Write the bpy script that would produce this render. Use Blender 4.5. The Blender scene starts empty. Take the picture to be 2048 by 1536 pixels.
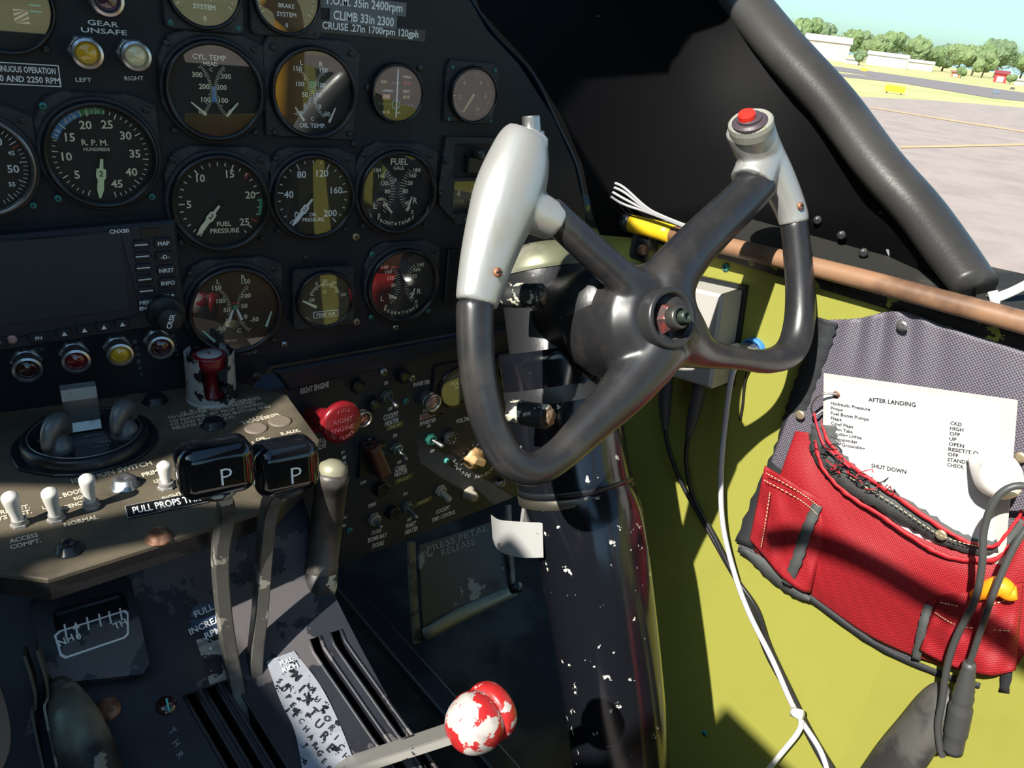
import bpy, math, random
import numpy as np
from mathutils import Vector, Matrix, geometry
V = Vector
random.seed(7)
SC = bpy.context.scene
COL = SC.collection
# ------------------------------------------------------------------ camera (aircraft axes: X right, Y forward, Z up)
FPX = 1547.0
RW = Matrix(((0.84433252, 0.1447584, -0.51589495), (-0.52454804, 0.41975472, -0.74071272), (0.10932495, 0.89601952, 0.4303453)))
cd = bpy.data.cameras.new('camera'); cd.sensor_width = 36; cd.lens = 36 * FPX / 2048; cd.clip_start = .01; cd.clip_end = 4000
cam = bpy.data.objects.new('camera', cd); COL.objects.link(cam)
cam.matrix_world = RW.to_4x4(); SC.camera = cam
# ------------------------------------------------------------------ sky, sun, exposure
SUND = V((.70, .26, -.665)).normalized()          # direction the sunlight travels
SC.view_settings.view_transform = 'Standard'; SC.view_settings.look = 'None'
SC.view_settings.exposure = 0.28; SC.view_settings.gamma = 1
w = bpy.data.worlds.new('sky'); SC.world = w; w.use_nodes = True
nt = w.node_tree; nt.nodes.clear()
wo = nt.nodes.new('ShaderNodeOutputWorld'); bg = nt.nodes.new('ShaderNodeBackground'); st = nt.nodes.new('ShaderNodeTexSky')
st.sky_type = 'NISHITA'; st.sun_disc = False; st.sun_elevation = math.radians(42); st.sun_rotation = math.atan2(-SUND.x, -SUND.y)
st.air_density = 1.0; st.dust_density = 1.2; st.ozone_density = 1.5; st.altitude = 0
bg.inputs[1].default_value = 0.15
tint = nt.nodes.new('ShaderNodeMix'); tint.data_type = 'RGBA'; tint.blend_type = 'MULTIPLY'; tint.inputs[0].default_value = 1; tint.inputs[7].default_value = (.72, 1.02, 1.08, 1)
nt.links.new(st.outputs[0], tint.inputs[6]); nt.links.new(tint.outputs[2], bg.inputs[0]); nt.links.new(bg.outputs[0], wo.inputs[0])
sl = bpy.data.lights.new('sun', 'SUN'); sl.energy = 7.6; sl.angle = math.radians(.6); sl.color = (1, .95, .86)
so = bpy.data.objects.new('sun', sl); COL.objects.link(so); so.rotation_euler = SUND.to_track_quat('-Z', 'Y').to_euler()
so.location = (-3, -1, 4)

# ------------------------------------------------------------------ pixel -> ray -> point on a real plane
def ray(x, y): return (RW @ V((x - 1024, -(y - 768), -FPX))).normalized()
FWD = RW @ V((0, 0, -1))
class Plane:
    def __init__(s, o, ax, ay):
        s.o = V(o); s.ax = V(ax).normalized(); s.n = s.ax.cross(V(ay)).normalized(); s.ay = s.n.cross(s.ax)
    def hit(s, x, y, off=0):
        d = ray(x, y); o = s.o + s.n * off
        return d * (o.dot(s.n) / d.dot(s.n))
    def fr(s, x, y, off=0, roll=0):
        p = s.hit(x, y, off)
        return s.mat(p) @ Matrix.Rotation(math.radians(roll), 4, 'Z')
    def mat(s, p):
        m = Matrix((s.ax, s.ay, s.n)).transposed().to_4x4(); m.translation = p; return m
    def loc(s, x, y, off=0):                          # 2D in-plane coordinates
        p = s.hit(x, y, off) - s.o; return V((p.dot(s.ax), p.dot(s.ay)))
def depth(p): return p.dot(FWD)
def atd(x, y, d):
    r = ray(x, y); return r * (d / r.dot(FWD))
def atY(x, y, Y): r = ray(x, y); return r * (Y / r.y)
def atX(x, y, X): r = ray(x, y); return r * (X / r.x)
PAN = Plane((0, .60, 0), (1, 0, 0), (0, 0, 1))
PED = Plane((0, 0, -.30), (1, 0, 0), (0, 1, 0))
BODY = Plane((0, .50, -.38), (1, 0, 0), (0, .775, .632))
P1 = V((.55, .626, -.185)); P2 = V((.62, .242, -.167))
WALL = Plane(P1, (P2 - P1).x * V((1, 0, 0)) + (P2 - P1).y * V((0, 1, 0)), (0, 0, 1))
if WALL.n.x > 0: WALL = Plane(P1, (P1 - P2).x * V((1, 0, 0)) + (P1 - P2).y * V((0, 1, 0)), (0, 0, 1))
SUB = Plane(atY(543, 733, .592), (.975, .17, -.04), (.03, 0, 1))
WDN = V((0, -.42, -.907)).normalized()
WHL = Plane((.382, .392, -.18), (1, 0, 0), -WDN)

# ------------------------------------------------------------------ materials
MATS = {}
def mat(name, col, rough=.5, metal=0, spec=.5, chip=None, bump=None, dirt=None, trans=None, coat=0, weave=None):
    if name in MATS: return MATS[name]
    m = bpy.data.materials.new(name); m.use_nodes = True; t = m.node_tree; N = t.nodes; L = t.links
    b = N['Principled BSDF']
    b.inputs['Base Color'].default_value = (*col, 1); b.inputs['Roughness'].default_value = rough
    b.inputs['Metallic'].default_value = metal; b.inputs['Specular IOR Level'].default_value = spec
    b.inputs['Coat Weight'].default_value = coat; b.inputs['Coat Roughness'].default_value = .08
    tc = N.new('ShaderNodeTexCoord'); cur = None
    def noise(sc, det=4, w=0):
        n = N.new('ShaderNodeTexNoise'); n.inputs['Scale'].default_value = sc; n.inputs['Detail'].default_value = det
        n.inputs['Roughness'].default_value = .6; L.new(tc.outputs['Object'], n.inputs['Vector']); return n
    def ramp(src, a, bb):
        r = N.new('ShaderNodeMapRange'); r.inputs[1].default_value = a; r.inputs[2].default_value = bb; r.interpolation_type = 'SMOOTHSTEP'
        L.new(src, r.inputs[0]); return r
    def mix(fac, c2):
        nonlocal cur
        x = N.new('ShaderNodeMix'); x.data_type = 'RGBA'; L.new(fac, x.inputs[0])
        if cur is None: x.inputs[6].default_value = (*col, 1)
        else: L.new(cur, x.inputs[6])
        x.inputs[7].default_value = (*c2, 1); cur = x.outputs[2]
    if dirt:                                           # (colour, scale, lo, hi)
        mix(ramp(noise(dirt[1]).outputs[0], dirt[2], dirt[3]).outputs[0], dirt[0])
    if chip:                                           # (colour, scale, threshold[, metal])
        n = noise(chip[1], 6); r = ramp(n.outputs[0], chip[2], chip[2] + .012); mix(r.outputs[0], chip[0])
        if len(chip) > 3:
            q = ramp(n.outputs[0], chip[2], chip[2] + .012); q.inputs[4].default_value = chip[3]; L.new(q.outputs[0], b.inputs['Metallic'])
    if weave:                                          # (second colour, scale)
        mp = N.new('ShaderNodeMapping'); mp.inputs['Rotation'].default_value = (0, 0, .785); mp.inputs['Scale'].default_value = (weave[1],) * 3
        L.new(tc.outputs['UV'], mp.inputs[0])
        ck = N.new('ShaderNodeTexVoronoi'); ck.inputs['Scale'].default_value = 1; ck.inputs['Randomness'].default_value = .08; L.new(mp.outputs[0], ck.inputs['Vector'])
        r = ramp(ck.outputs[0], .28, .5); mix(r.outputs[0], weave[0])
        bp = N.new('ShaderNodeBump'); bp.inputs['Strength'].default_value = .55; bp.inputs['Distance'].default_value = .0006; bp.invert = True
        L.new(ck.outputs[0], bp.inputs['Height']); L.new(bp.outputs[0], b.inputs['Normal'])
    if cur is not None: L.new(cur, b.inputs['Base Color'])
    if bump:                                           # (scale, strength)
        bp = N.new('ShaderNodeBump'); bp.inputs['Strength'].default_value = bump[1]; bp.inputs['Distance'].default_value = .001
        L.new(noise(bump[0], 3).outputs[0], bp.inputs['Height']); L.new(bp.outputs[0], b.inputs['Normal'])
    if trans: b.inputs['Transmission Weight'].default_value = trans
    MATS[name] = m; return m
def glassmat(name, ior=1.5, rough=0.0, tint=(1, 1, 1)):
    m = bpy.data.materials.new(name); m.use_nodes = True; t = m.node_tree; t.nodes.clear(); N = t.nodes
    o = N.new('ShaderNodeOutputMaterial'); x = N.new('ShaderNodeMixShader'); a = N.new('ShaderNodeBsdfTransparent'); g = N.new('ShaderNodeBsdfGlossy')
    a.inputs[0].default_value = (*tint, 1); g.inputs['Roughness'].default_value = rough
    f = N.new('ShaderNodeFresnel'); ge = N.new('ShaderNodeNewGeometry'); mr = N.new('ShaderNodeMapRange'); mr.inputs[3].default_value = ior; mr.inputs[4].default_value = 1 / ior
    t.links.new(ge.outputs['Backfacing'], mr.inputs[0]); t.links.new(mr.outputs[0], f.inputs[0])
    t.links.new(f.outputs[0], x.inputs[0]); t.links.new(a.outputs[0], x.inputs[1]); t.links.new(g.outputs[0], x.inputs[2]); t.links.new(x.outputs[0], o.inputs[0])
    MATS[name] = m; return m
CHIP = (.42, .42, .38)
PANEL = mat('panel_paint', (.013, .016, .022), .5, spec=.28, dirt=((.03, .032, .036), 9, .45, .75), chip=((.16, .17, .17), 60, .78), bump=(400, .08))
CRINK = mat('crinkle_black', (.018, .020, .024), .5, dirt=((.06, .065, .065), 60, .5, .75), bump=(900, .6), chip=(CHIP, 90, .775))
SMOOTH = mat('satin_black', (.012, .013, .016), .32, bump=(300, .05))
RIMB = mat('rim_black', (.010, .011, .014), .25)
DIAL = mat('dial_black', (.020, .018, .016), .7)
CREAM = mat('mark_cream', (.90, .86, .62), .7)
WHITE = mat('mark_white', (.88, .90, .90), .6)
GOLD = mat('mark_gold', (.60, .44, .22), .6)
BLUE = mat('mark_blue', (.08, .26, .55), .6)
GREEN = mat('mark_green', (.05, .33, .20), .6)
RED = mat('mark_red', (.45, .03, .03), .5)
LUME = mat('needle_lume', (.80, .90, .52), .7)
GLASS = glassmat('gauge_glass', 1.62)
STEEL = mat('bare_steel', (.42, .42, .42), .35, .9, bump=(200, .1), dirt=((.2, .18, .16), 60, .5, .8))
SCREW = mat('screw_dark', (.05, .055, .06), .4, .7, dirt=((.12, .12, .1), 300, .45, .7))
BRASS = mat('screw_brass', (.55, .45, .25), .4, .7)
TEAL = mat('teal_screw', (.05, .30, .27), .5, .2)
NICKEL = mat('lamp_nickel', (.55, .55, .56), .28, .9, dirt=((.25, .25, .25), 200, .5, .8))
LRED = mat('lens_red', (.16, .01, .012), .08, coat=1)
LAMB = mat('lens_amber', (.62, .36, .02), .08, coat=1)
LCLR = mat('lens_pale', (.70, .62, .36), .08, coat=1)
LPINK = mat('lens_pink', (.45, .26, .22), .12, coat=1)
SILV = mat('silver_paint', (.40, .40, .385), .36, .45, dirt=((.36, .345, .28), 25, .5, .8), chip=((.30, .30, .12), 42, .715), bump=(250, .06))
SILVG = mat('silver_paint_olive', (.38, .38, .33), .45, .3, chip=((.28, .31, .08), 60, .66), bump=(250, .06))
YBLK = mat('yoke_black', (.018, .018, .020), .33, dirt=((.035, .032, .03), 30, .45, .7), chip=((.09, .06, .05), 45, .74), bump=(60, .06), spec=.6)
CBLK = mat('column_black', (.006, .007, .010), .16, chip=((.55, .55, .50), 95, .66), spec=.6)
CBLK2 = mat('column_casting', (.018, .019, .021), .38, chip=((.5, .48, .38), 55, .715), bump=(150, .25))
WORN = mat('worn_paint', (.02, .021, .022), .45, chip=((.55, .53, .42), 70, .56))
WALLG = mat('wall_green', (.285, .283, .056), .5, spec=.3, dirt=((.262, .26, .05), 12, .5, .8), chip=((.30, .34, .10), 35, .80))
DARKIN = mat('interior_black', (.002, .002, .0025), .6, spec=.08, chip=((.3, .3, .3), 45, .735), bump=(200, .1))
DARKBL = mat('underside_black', (.005, .005, .005), .8, spec=.1, dirt=((.009, .009, .008), 12, .5, .7))
PEDT = mat('pedestal_dusty', (.12, .10, .07), .6, spec=.15, dirt=((.05, .043, .033), 14, .4, .7), bump=(500, .12))
PEDG = mat('pedestal_grey_wear', (.016, .019, .026), .5, chip=((.085, .078, .082), 13, .55), dirt=((.012, .013, .018), 25, .4, .6), bump=(300, .15))
RUST = mat('rusty', (.14, .06, .03), .6, .3, dirt=((.3, .16, .1), 120, .45, .6))
REDP = mat('red_plastic', (.20, .008, .014), .3, coat=.3)
KNBLK = mat('gloss_black_knob', (.006, .007, .009), .10, coat=.6)

# ------------------------------------------------------------------ mesh builder
TXT = {}
def glyph(s, bold=.0, spacing=1.0):
    k = (s, bold, spacing)
    if k not in TXT:
        cu = bpy.data.curves.new('t', 'FONT'); cu.body = s; cu.align_x = 'CENTER'; cu.align_y = 'CENTER'; cu.resolution_u = 2
        cu.offset = bold; cu.space_character = spacing; cu.size = 1
        ob = bpy.data.objects.new('t', cu); me = ob.to_mesh()
        vs = [tuple(v.co) for v in me.vertices]; fs = [tuple(p.vertices) for p in me.polygons]
        ob.to_mesh_clear(); bpy.data.objects.remove(ob); bpy.data.curves.remove(cu)
        if vs:
            a = np.array(vs); lo = a.min(0); hi = a.max(0); c = (lo + hi) / 2
            vs = [(v[0] - c[0], v[1] - c[1], 0) for v in vs]; TXT[k] = (vs, fs, hi[0] - lo[0], hi[1] - lo[1])
        else: TXT[k] = ([], [], 1, 1)
    return TXT[k]
def arc(cx, cy, r, a0, a1, n=12):
    return [(cx + r * math.cos(math.radians(a0 + (a1 - a0) * i / n)), cy + r * math.sin(math.radians(a0 + (a1 - a0) * i / n))) for i in range(n + 1)]
def rrect(w, h, r, n=5, cx=0, cy=0):
    o = []
    for sx, sy, a in ((1, 1, 0), (-1, 1, 90), (-1, -1, 180), (1, -1, 270)):
        o += arc(cx + sx * (w / 2 - r), cy + sy * (h / 2 - r), r, a, a + 90, n)
    return o
def circ(r, n=40, cx=0, cy=0): return [(cx + r * math.cos(2 * math.pi * i / n), cy + r * math.sin(2 * math.pi * i / n)) for i in range(n)]
def smooth_path(P, n=6, closed=False):
    P = [V(p) for p in P]; out = []; m = len(P)
    for i in range(m if closed else m - 1):
        if closed: p0, p1, p2, p3 = P[i - 1], P[i], P[(i + 1) % m], P[(i + 2) % m]
        else: p0, p1, p2, p3 = P[max(i - 1, 0)], P[i], P[i + 1], P[min(i + 2, m - 1)]
        for k in range(n):
            t = k / n
            out.append(.5 * ((2 * p1) + (p2 - p0) * t + (2 * p0 - 5 * p1 + 4 * p2 - p3) * t * t + (3 * p1 - p0 - 3 * p2 + p3) * t ** 3))
    if not closed: out.append(P[-1])
    return out
class MB:
    def __init__(s): s.v = []; s.f = []; s.m = []; s.s = []; s.mats = []; s.uv = {}
    def mi(s, m):
        if m not in s.mats: s.mats.append(m)
        return s.mats.index(m)
    def add(s, vs, fs, m, smooth=False, M=None):
        b = len(s.v); s.v += [(M @ V(v)) if M else V(v) for v in vs]; k = s.mi(m)
        for f in fs: s.f.append([b + i for i in f]); s.m.append(k); s.s.append(smooth)
    def prism(s, o, z0, z1, m, ch=0, M=None, smooth=False, back=True):
        """outline extruded from z0 to z1 with a chamfered top edge"""
        o = [V((p[0], p[1])) for p in o]; n = len(o)
        area = sum(o[i].x * o[(i + 1) % n].y - o[(i + 1) % n].x * o[i].y for i in range(n))
        if area < 0: o.reverse()
        rings = [(o, z0)]
        if ch:
            ins = []
            for i in range(n):
                a = (o[i] - o[i - 1]); b = (o[(i + 1) % n] - o[i]); a = a.normalized() if a.length > 1e-9 else V((1, 0)); b = b.normalized() if b.length > 1e-9 else a
                na = V((-a.y, a.x)) + V((-b.y, b.x)); na = na / max(na.length_squared / 2, .6); ins.append(o[i] + na * ch)
            rings += [(o, z1 - ch), (ins, z1)]
        else: rings.append((o, z1))
        vs = []; fs = []
        for r, z in rings: vs += [(p.x, p.y, z) for p in r]
        for k in range(len(rings) - 1):
            for i in range(n): j = (i + 1) % n; fs.append((k * n + i, k * n + j, (k + 1) * n + j, (k + 1) * n + i))
        s.add(vs, fs, m, smooth, M)
        top = [(p.x, p.y, rings[-1][1]) for p in rings[-1][0]]
        tr = geometry.tessellate_polygon([[V(p) for p in top]])
        s.add(top, [t for t in tr], m, False, M)
        if back: s.add([(p.x, p.y, z0) for p in o], [tuple(reversed(t)) for t in tr], m, False, M)
    def plate(s, outer, holes, z0, z1, m, M=None):
        """a plate with real holes through it"""
        loops = [outer] + holes; L3 = [[V((p[0], p[1], 0)) for p in l] for l in loops]
        tr = geometry.tessellate_polygon(L3); flat = [p for l in loops for p in l]
        s.add([(p[0], p[1], z1) for p in flat], tr, m, False, M); s.add([(p[0], p[1], z0) for p in flat], [tuple(reversed(t)) for t in tr], m, False, M)
        for l in loops:
            n = len(l); s.add([(p[0], p[1], z0) for p in l] + [(p[0], p[1], z1) for p in l], [(i, (i + 1) % n, n + (i + 1) % n, n + i) for i in range(n)], m, False, M)
    def box(s, c, d, m, M=None, ch=0):
        T = Matrix.Translation(V((c[0], c[1], c[2] - d[2] / 2)))
        s.prism([(-d[0] / 2, -d[1] / 2), (d[0] / 2, -d[1] / 2), (d[0] / 2, d[1] / 2), (-d[0] / 2, d[1] / 2)], 0, d[2], m, ch, (M @ T) if M else T)
    def lathe(s, prof, m, n=32, M=None, smooth=True, sx=1, sy=1, wob=None, caps=True):
        vs = []; fs = []
        for r, z in prof:
            for i in range(n):
                a = 2 * math.pi * i / n; rr = r * (wob(a) if wob else 1); vs.append((rr * sx * math.cos(a), rr * sy * math.sin(a), z))
        for k in range(len(prof) - 1):
            for i in range(n): j = (i + 1) % n; fs.append((k * n + i, k * n + j, (k + 1) * n + j, (k + 1) * n + i))
        s.add(vs, fs, m, smooth, M)
        if caps and prof[0][0] > 1e-6: s.add(vs[:n], [tuple(reversed(range(n)))], m, False, M)
        if caps and prof[-1][0] > 1e-6: s.add(vs[-n:], [tuple(range(n))], m, False, M)
    def tube(s, P, R, m, n=12, sub=6, closed=False, asp=1.0, nrm=None, M=None, raw=False):
        P = [V(p) for p in P]
        if not hasattr(R, '__len__'): R = [R] * len(P)
        if raw: pts = P; rr = list(R)
        else:
            pts = smooth_path(P, sub, closed); rr = [p.x for p in smooth_path([V((r, 0, 0)) for r in R], sub, closed)]
        vs = []; fs = []; N = len(pts); up = V(nrm) if nrm else None; prev = None
        for i, p in enumerate(pts):
            t = (pts[(i + 1) % N] - pts[i - 1]) if closed else (pts[min(i + 1, N - 1)] - pts[max(i - 1, 0)])
            t = t.normalized() if t.length > 1e-9 else V((0, 0, 1))
            if up is not None: b = up - t * up.dot(t); b = b.normalized()
            else:
                if prev is None: prev = V((0, 0, 1)) if abs(t.z) < .9 else V((1, 0, 0))
                b = prev - t * prev.dot(t); b = b.normalized(); prev = b
            c = t.cross(b)
            for k in range(n):
                a = 2 * math.pi * k / n; vs.append(p + c * (math.cos(a) * rr[i]) + b * (math.sin(a) * rr[i] * asp))
        for i in range(N if closed else N - 1):
            i2 = (i + 1) % N
            for k in range(n): j = (k + 1) % n; fs.append((i * n + k, i * n + j, i2 * n + j, i2 * n + k))
        if not closed: fs.append(tuple(reversed(range(n)))); fs.append(tuple((N - 1) * n + k for k in range(n)))
        s.add(vs, fs, m, True, M)
    def text(s, t, h, x, y, m, z=0, rot=0, w=None, bold=.02, M=None, sp=1.0, ref=None):
        """flat lettering, h = cap height, w = optional total width"""
        vs, fs, tw, th = glyph(t, bold, sp)
        if not vs: return
        k = h / (.72 if ref is None else th); kx = k if w is None else w / tw
        T = Matrix.Translation(V((x, y, z))) @ Matrix.Rotation(math.radians(rot), 4, 'Z') @ Matrix.Diagonal((kx, k, 1, 1))
        s.add(vs, fs, m, False, (M @ T) if M else T)
    def ptext(s, pl, t, a, b, m, h=None, off=.0006, bold=.012):
        """lettering printed on plane pl between two pixels a, b (middle height of the line)"""
        A = pl.hit(*a, off); B = pl.hit(*b, off); d = B - A
        ang = math.degrees(math.atan2(d.dot(pl.ay), d.dot(pl.ax)))
        vs, fs, tw, th = glyph(t, bold)
        if h is None: h = d.length / tw * .72
        else: h = h * depth(A) / FPX
        s.text(t, h, 0, 0, m, 0, ang, d.length, bold, M=pl.mat((A + B) / 2))
    def build(s, name, parent=None, M=None, loc=None, mods=(), uv=None):
        me = bpy.data.meshes.new(name); me.from_pydata([tuple(v) for v in s.v], [], s.f)
        for m in s.mats: me.materials.append(m)
        me.polygons.foreach_set('material_index', s.m); me.polygons.foreach_set('use_smooth', s.s); me.update()
        if uv:
            l = me.uv_layers.new(name='UVMap')
            for lp in me.loops: l.data[lp.index].uv = uv[lp.vertex_index]
        o = bpy.data.objects.new(name, me); COL.objects.link(o)
        if parent: o.parent = parent
        if M is not None:
            if parent: o.matrix_local = M
            else: o.matrix_world = M
        return o
def tag(o, label, cat, group=None):
    o['label'] = label; o['category'] = cat
    if group: o['group'] = group
    return o
def thing(name, M, label, cat, group=None):
    o = bpy.data.objects.new(name, None); COL.objects.link(o); o.empty_display_size = .01; o.matrix_world = M; return tag(o, label, cat, group)
def struct(o): o['kind'] = 'structure'; return o
def copy_tree(o, parent=None):
    c = o.copy(); COL.objects.link(c)
    if parent: c.parent = parent
    for ch in [k for k in COL.objects if k.parent == o]: copy_tree(ch, c)
    return c
def centred(mb, name, label, cat, parent=None, mods=None, group=None, uv=None):
    """world-coordinate mesh moved so its origin sits at its centre"""
    c = V((0, 0, 0))
    for v in mb.v: c += v
    c /= len(mb.v); mb.v = [v - c for v in mb.v]
    o = mb.build(name, None, Matrix.Translation(c), uv=uv)
    if parent: o.parent = parent; o.matrix_parent_inverse = parent.matrix_world.inverted()
    if label: tag(o, label, cat, group)
    return o
def child(mb, name, parent, mods=None):
    """world-coordinate mesh attached to a parent that already stands in the world"""
    Mi = parent.matrix_world.inverted(); mb.v = [Mi @ v for v in mb.v]
    return mb.build(name, parent)
def screw_mb(r=.003, m=None, cross=True):
    b = MB(); m = m or SCREW
    b.lathe([(r, 0), (r, r * .35), (r * .75, r * .62), (0, r * .7)], m, 16)
    b.box((0, 0, r * .68), (r * 1.3, r * .28, r * .12), SMOOTH)
    if cross: b.box((0, 0, r * .68), (r * .28, r * 1.3, r * .12), SMOOTH)
    return b
def px(pl, x, y, n=1):     # metres per pixel near a pixel of a plane
    return n * depth(pl.hit(x, y)) / FPX
#@@BODY
# ================================================================== MAIN INSTRUMENT PANEL
GREY = mat('mark_grey', (.22, .23, .24), .6)
def pts(pl, P, off=0): return [tuple(pl.loc(x, y, off)) for x, y in P]
PM = PAN.mat(PAN.o); PEM = PED.mat(PED.o); SUM = SUB.mat(SUB.o); WAM = WALL.mat(WALL.o); BOM = BODY.mat(BODY.o); WHM = WHL.mat(WHL.o)
b = MB()
b.prism(pts(PAN, [(-260, -160), (900, -160), (940, 0), (975, 60), (1040, 130), (1105, 230), (1150, 330), (1172, 430), (1180, 560), (1180, 632), (905, 668), (543, 733), (480, 800), (-260, 850)]), -.006, 0, PANEL, .001, M=PM)
for t, a, c in [('GEAR', (175, 44), (237, 50)), ('UNSAFE', (162, 59), (254, 66)), ('LEFT', (151, 159), (183, 160)), ('RIGHT', (249, 157), (287, 156)),
                ('TEST', (1055, 489), (1086, 486)), ('CHIP DETECTOR', (24, 709), (88, 697)), ('CARB AIR', (480, 707), (515, 703))]:
    b.ptext(PAN, t, a, c, WHITE if t in ('GEAR', 'UNSAFE', 'LEFT', 'RIGHT') else GREY, h=(8 if t in('LEFT','RIGHT') else 9.5 if t[0] in 'GU' else 8))
for i, ch in enumerate('BOMBAY'): b.ptext(PAN, ch, (266 + i * 2.6, 684 + i * 13), (274 + i * 2.6, 684 + i * 13), GREY, h=9)
for i, ch in enumerate('DOORS'): b.ptext(PAN, ch, (343 + i * 2, 672 + i * 9.5), (350 + i * 2, 672 + i * 9.5), GREY, h=7)
panel = centred(b, 'instrument_board', 'black painted main instrument panel carrying the round gauges', 'instrument panel')
def place_screws(pl, parent, L, r_px=8, m=None, name='screw', label=None, cross=True):
    base = None
    for i, (x, y) in enumerate(L):
        if base is None:
            base = screw_mb(px(pl, x, y, r_px), m, cross).build(name, parent); o = base
        else:
            o = base.copy(); COL.objects.link(o)
        if label: o['label'] = label
        F = pl.fr(x, y, 0, random.uniform(0, 90)); o.parent = parent
        o.matrix_local = parent.matrix_world.inverted() @ F
place_screws(PAN, panel, [(711, 473), (712, 643)], 8, BRASS, label='brass cross-head screw')
place_screws(PAN, panel, [(568, 688), (790, 654)], 7, NICKEL, label='bare metal cross-head screw')
place_screws(PAN, panel, [(707, 287), (92, 98), (355, 712), (731, 708), (510, 755), (612, 515), (735, 175), (840, 135)], 7, SCREW)

def ang(a, r): return (r * math.sin(math.radians(a)), r * math.cos(math.radians(a)))
def tick(b, R, a, r0, r1, w, m, z=0, c=(0, 0)):
    x0, y0 = ang(a, r0); x1, y1 = ang(a, r1); nx, ny = ang(a + 90, w / 2)
    q = [(x0 - nx, y0 - ny), (x1 - nx, y1 - ny), (x1 + nx, y1 + ny), (x0 + nx, y0 + ny)]
    b.add([((p[0] + c[0]) * R, (p[1] + c[1]) * R, z) for p in q], [(3, 2, 1, 0)], m)
def band(b, R, a0, a1, r0, r1, m, z=0, n=14, c=(0, 0)):
    vs = []
    for i in range(n + 1):
        a = a0 + (a1 - a0) * i / n
        for r in (r0, r1): x, y = ang(a, r); vs.append(((x + c[0]) * R, (y + c[1]) * R, z))
    b.add(vs, [(2 * i, 2 * i + 1, 2 * i + 3, 2 * i + 2) for i in range(n)], m)
def dual(b, R, xc, cy, half, m, n=22, rho=.8, gap=.01, tl=.07, yspan=None):
    """the two back-to-back curved scales of a twin pointer gauge"""
    for s in (-1, 1):
        cx = xc + s * (rho + gap)
        for i in range(n + 1):
            f = i / n * 2 - 1; a = -s * 90 + f * half
            tick(b, R, a, rho - (tl if i % 5 else tl * 1.5), rho, .014, m, .0008, (cx, cy))
def radial(b, R, lab, a0, a1, n, every, m, rt=.93, tl=.07, TL=.12, w=.022, rn=.66, hs=.17, z=.0008):
    for i in range(n + 1): tick(b, R, a0 + (a1 - a0) * i / n, rt - (TL if i % every == 0 else tl), rt, w if i % every == 0 else w * .8, m, z)
    for t, a in lab:
        x, y = ang(a, rn); b.text(t, hs * R, x * R, y * R, m, z)
def needle_mb(R, a, L, m, tail=.25, w=.05, fat=True, c=(0, 0), two=False):
    b = MB(); T = Matrix.Translation(V((c[0] * R, c[1] * R, 0))) @ Matrix.Rotation(math.radians(-a), 4, 'Z')
    if fat:
        o = [(-w * .3, -tail * .2), (w * .3, -tail * .2), (w * .5, L * .30), (w * 1.2, L * .32), (w * 1.3, L * .5), (w * .8, L * .58), (w * .9, L * .80), (w * .25, L), (-w * .25, L), (-w * .9, L * .80), (-w * .8, L * .58), (-w * 1.3, L * .5), (-w * 1.2, L * .32), (-w * .5, L * .30)]
        b.prism([(p[0] * R, p[1] * R) for p in o], .0022, .0030, m, M=T)
        b.text('2', R * .12, 0, L * .42 * R, DIAL, .0031, 180, M=T)
    else:
        b.prism([(-w * R / 2, -tail * R), (w * R / 2, -tail * R), (w * R * .25, L * R), (-w * R * .25, L * R)], .0022, .0030, m, M=T)
    b.lathe([(.07 * R, .001), (.07 * R, .0032), (0, .0034)], DIAL if fat else m, 14, M=Matrix.Translation(V((c[0] * R, c[1] * R, 0)))) if fat else None
    return b
def d_rpm(b, R):
    radial(b, R, [(str(5 * k), -165 + 36 * k) for k in range(1, 10)], -158, 168, 45, 5, CREAM)
    band(b, R, -68, -20, .84, .97, BLUE, .0006); band(b, R, -20, 8, .84, .97, mat('mark_green2', (.06, .25, .10), .6), .0006)
    for k in range(8): tick(b, R, -68 + k * 9.5, .84, .97, .012, CREAM, .0009)
    b.text('R. P. M.', .12 * R, -.1 * R, .26 * R, CREAM, .0008); b.text('HUNDREDS', .07 * R, -.08 * R, .12 * R, CREAM, .0008)
def d_mp(b, R):
    radial(b, R, [('40', 39), ('50', 97)], -60, 155, 37 * 1, 5, WHITE, .95, .09, .15, .018, .66, .17)
    for t, a in (('45', 68), ('55', 126)): x, y = ang(a, .72); b.text(t, .1 * R, x * R, y * R, WHITE, .0008)
    tick(b, R, 62, .8, .95, .03, RED, .001)
def d_cyl(b, R):
    dual(b, R, -.02, .0, 44, CREAM, 26)
    b.prism([(-.06 * R, -.25 * R), (.05 * R, -.25 * R), (.03 * R, 0), (.06 * R, .1 * R), (-.06 * R, .1 * R), (-.04 * R, 0)], .0003, .0007, BLUE)
    for t, x, y, h in [('CYL. TEMP', -.07, .73, .1), ('HEAD', -.05, .59, .08), ('C', -.05, .47, .07), ('300', -.36, .34, .1), ('300', .28, .34, .1), ('200', -.22, .09, .1), ('200', .17, .09, .1), ('100', -.20, -.2, .1), ('100', .20, -.2, .1), ('0', -.34, -.46, .1), ('0', .33, -.46, .1)]: b.text(t, h * 1.14 * R, x * R, y * R, CREAM, .0008)
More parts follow.
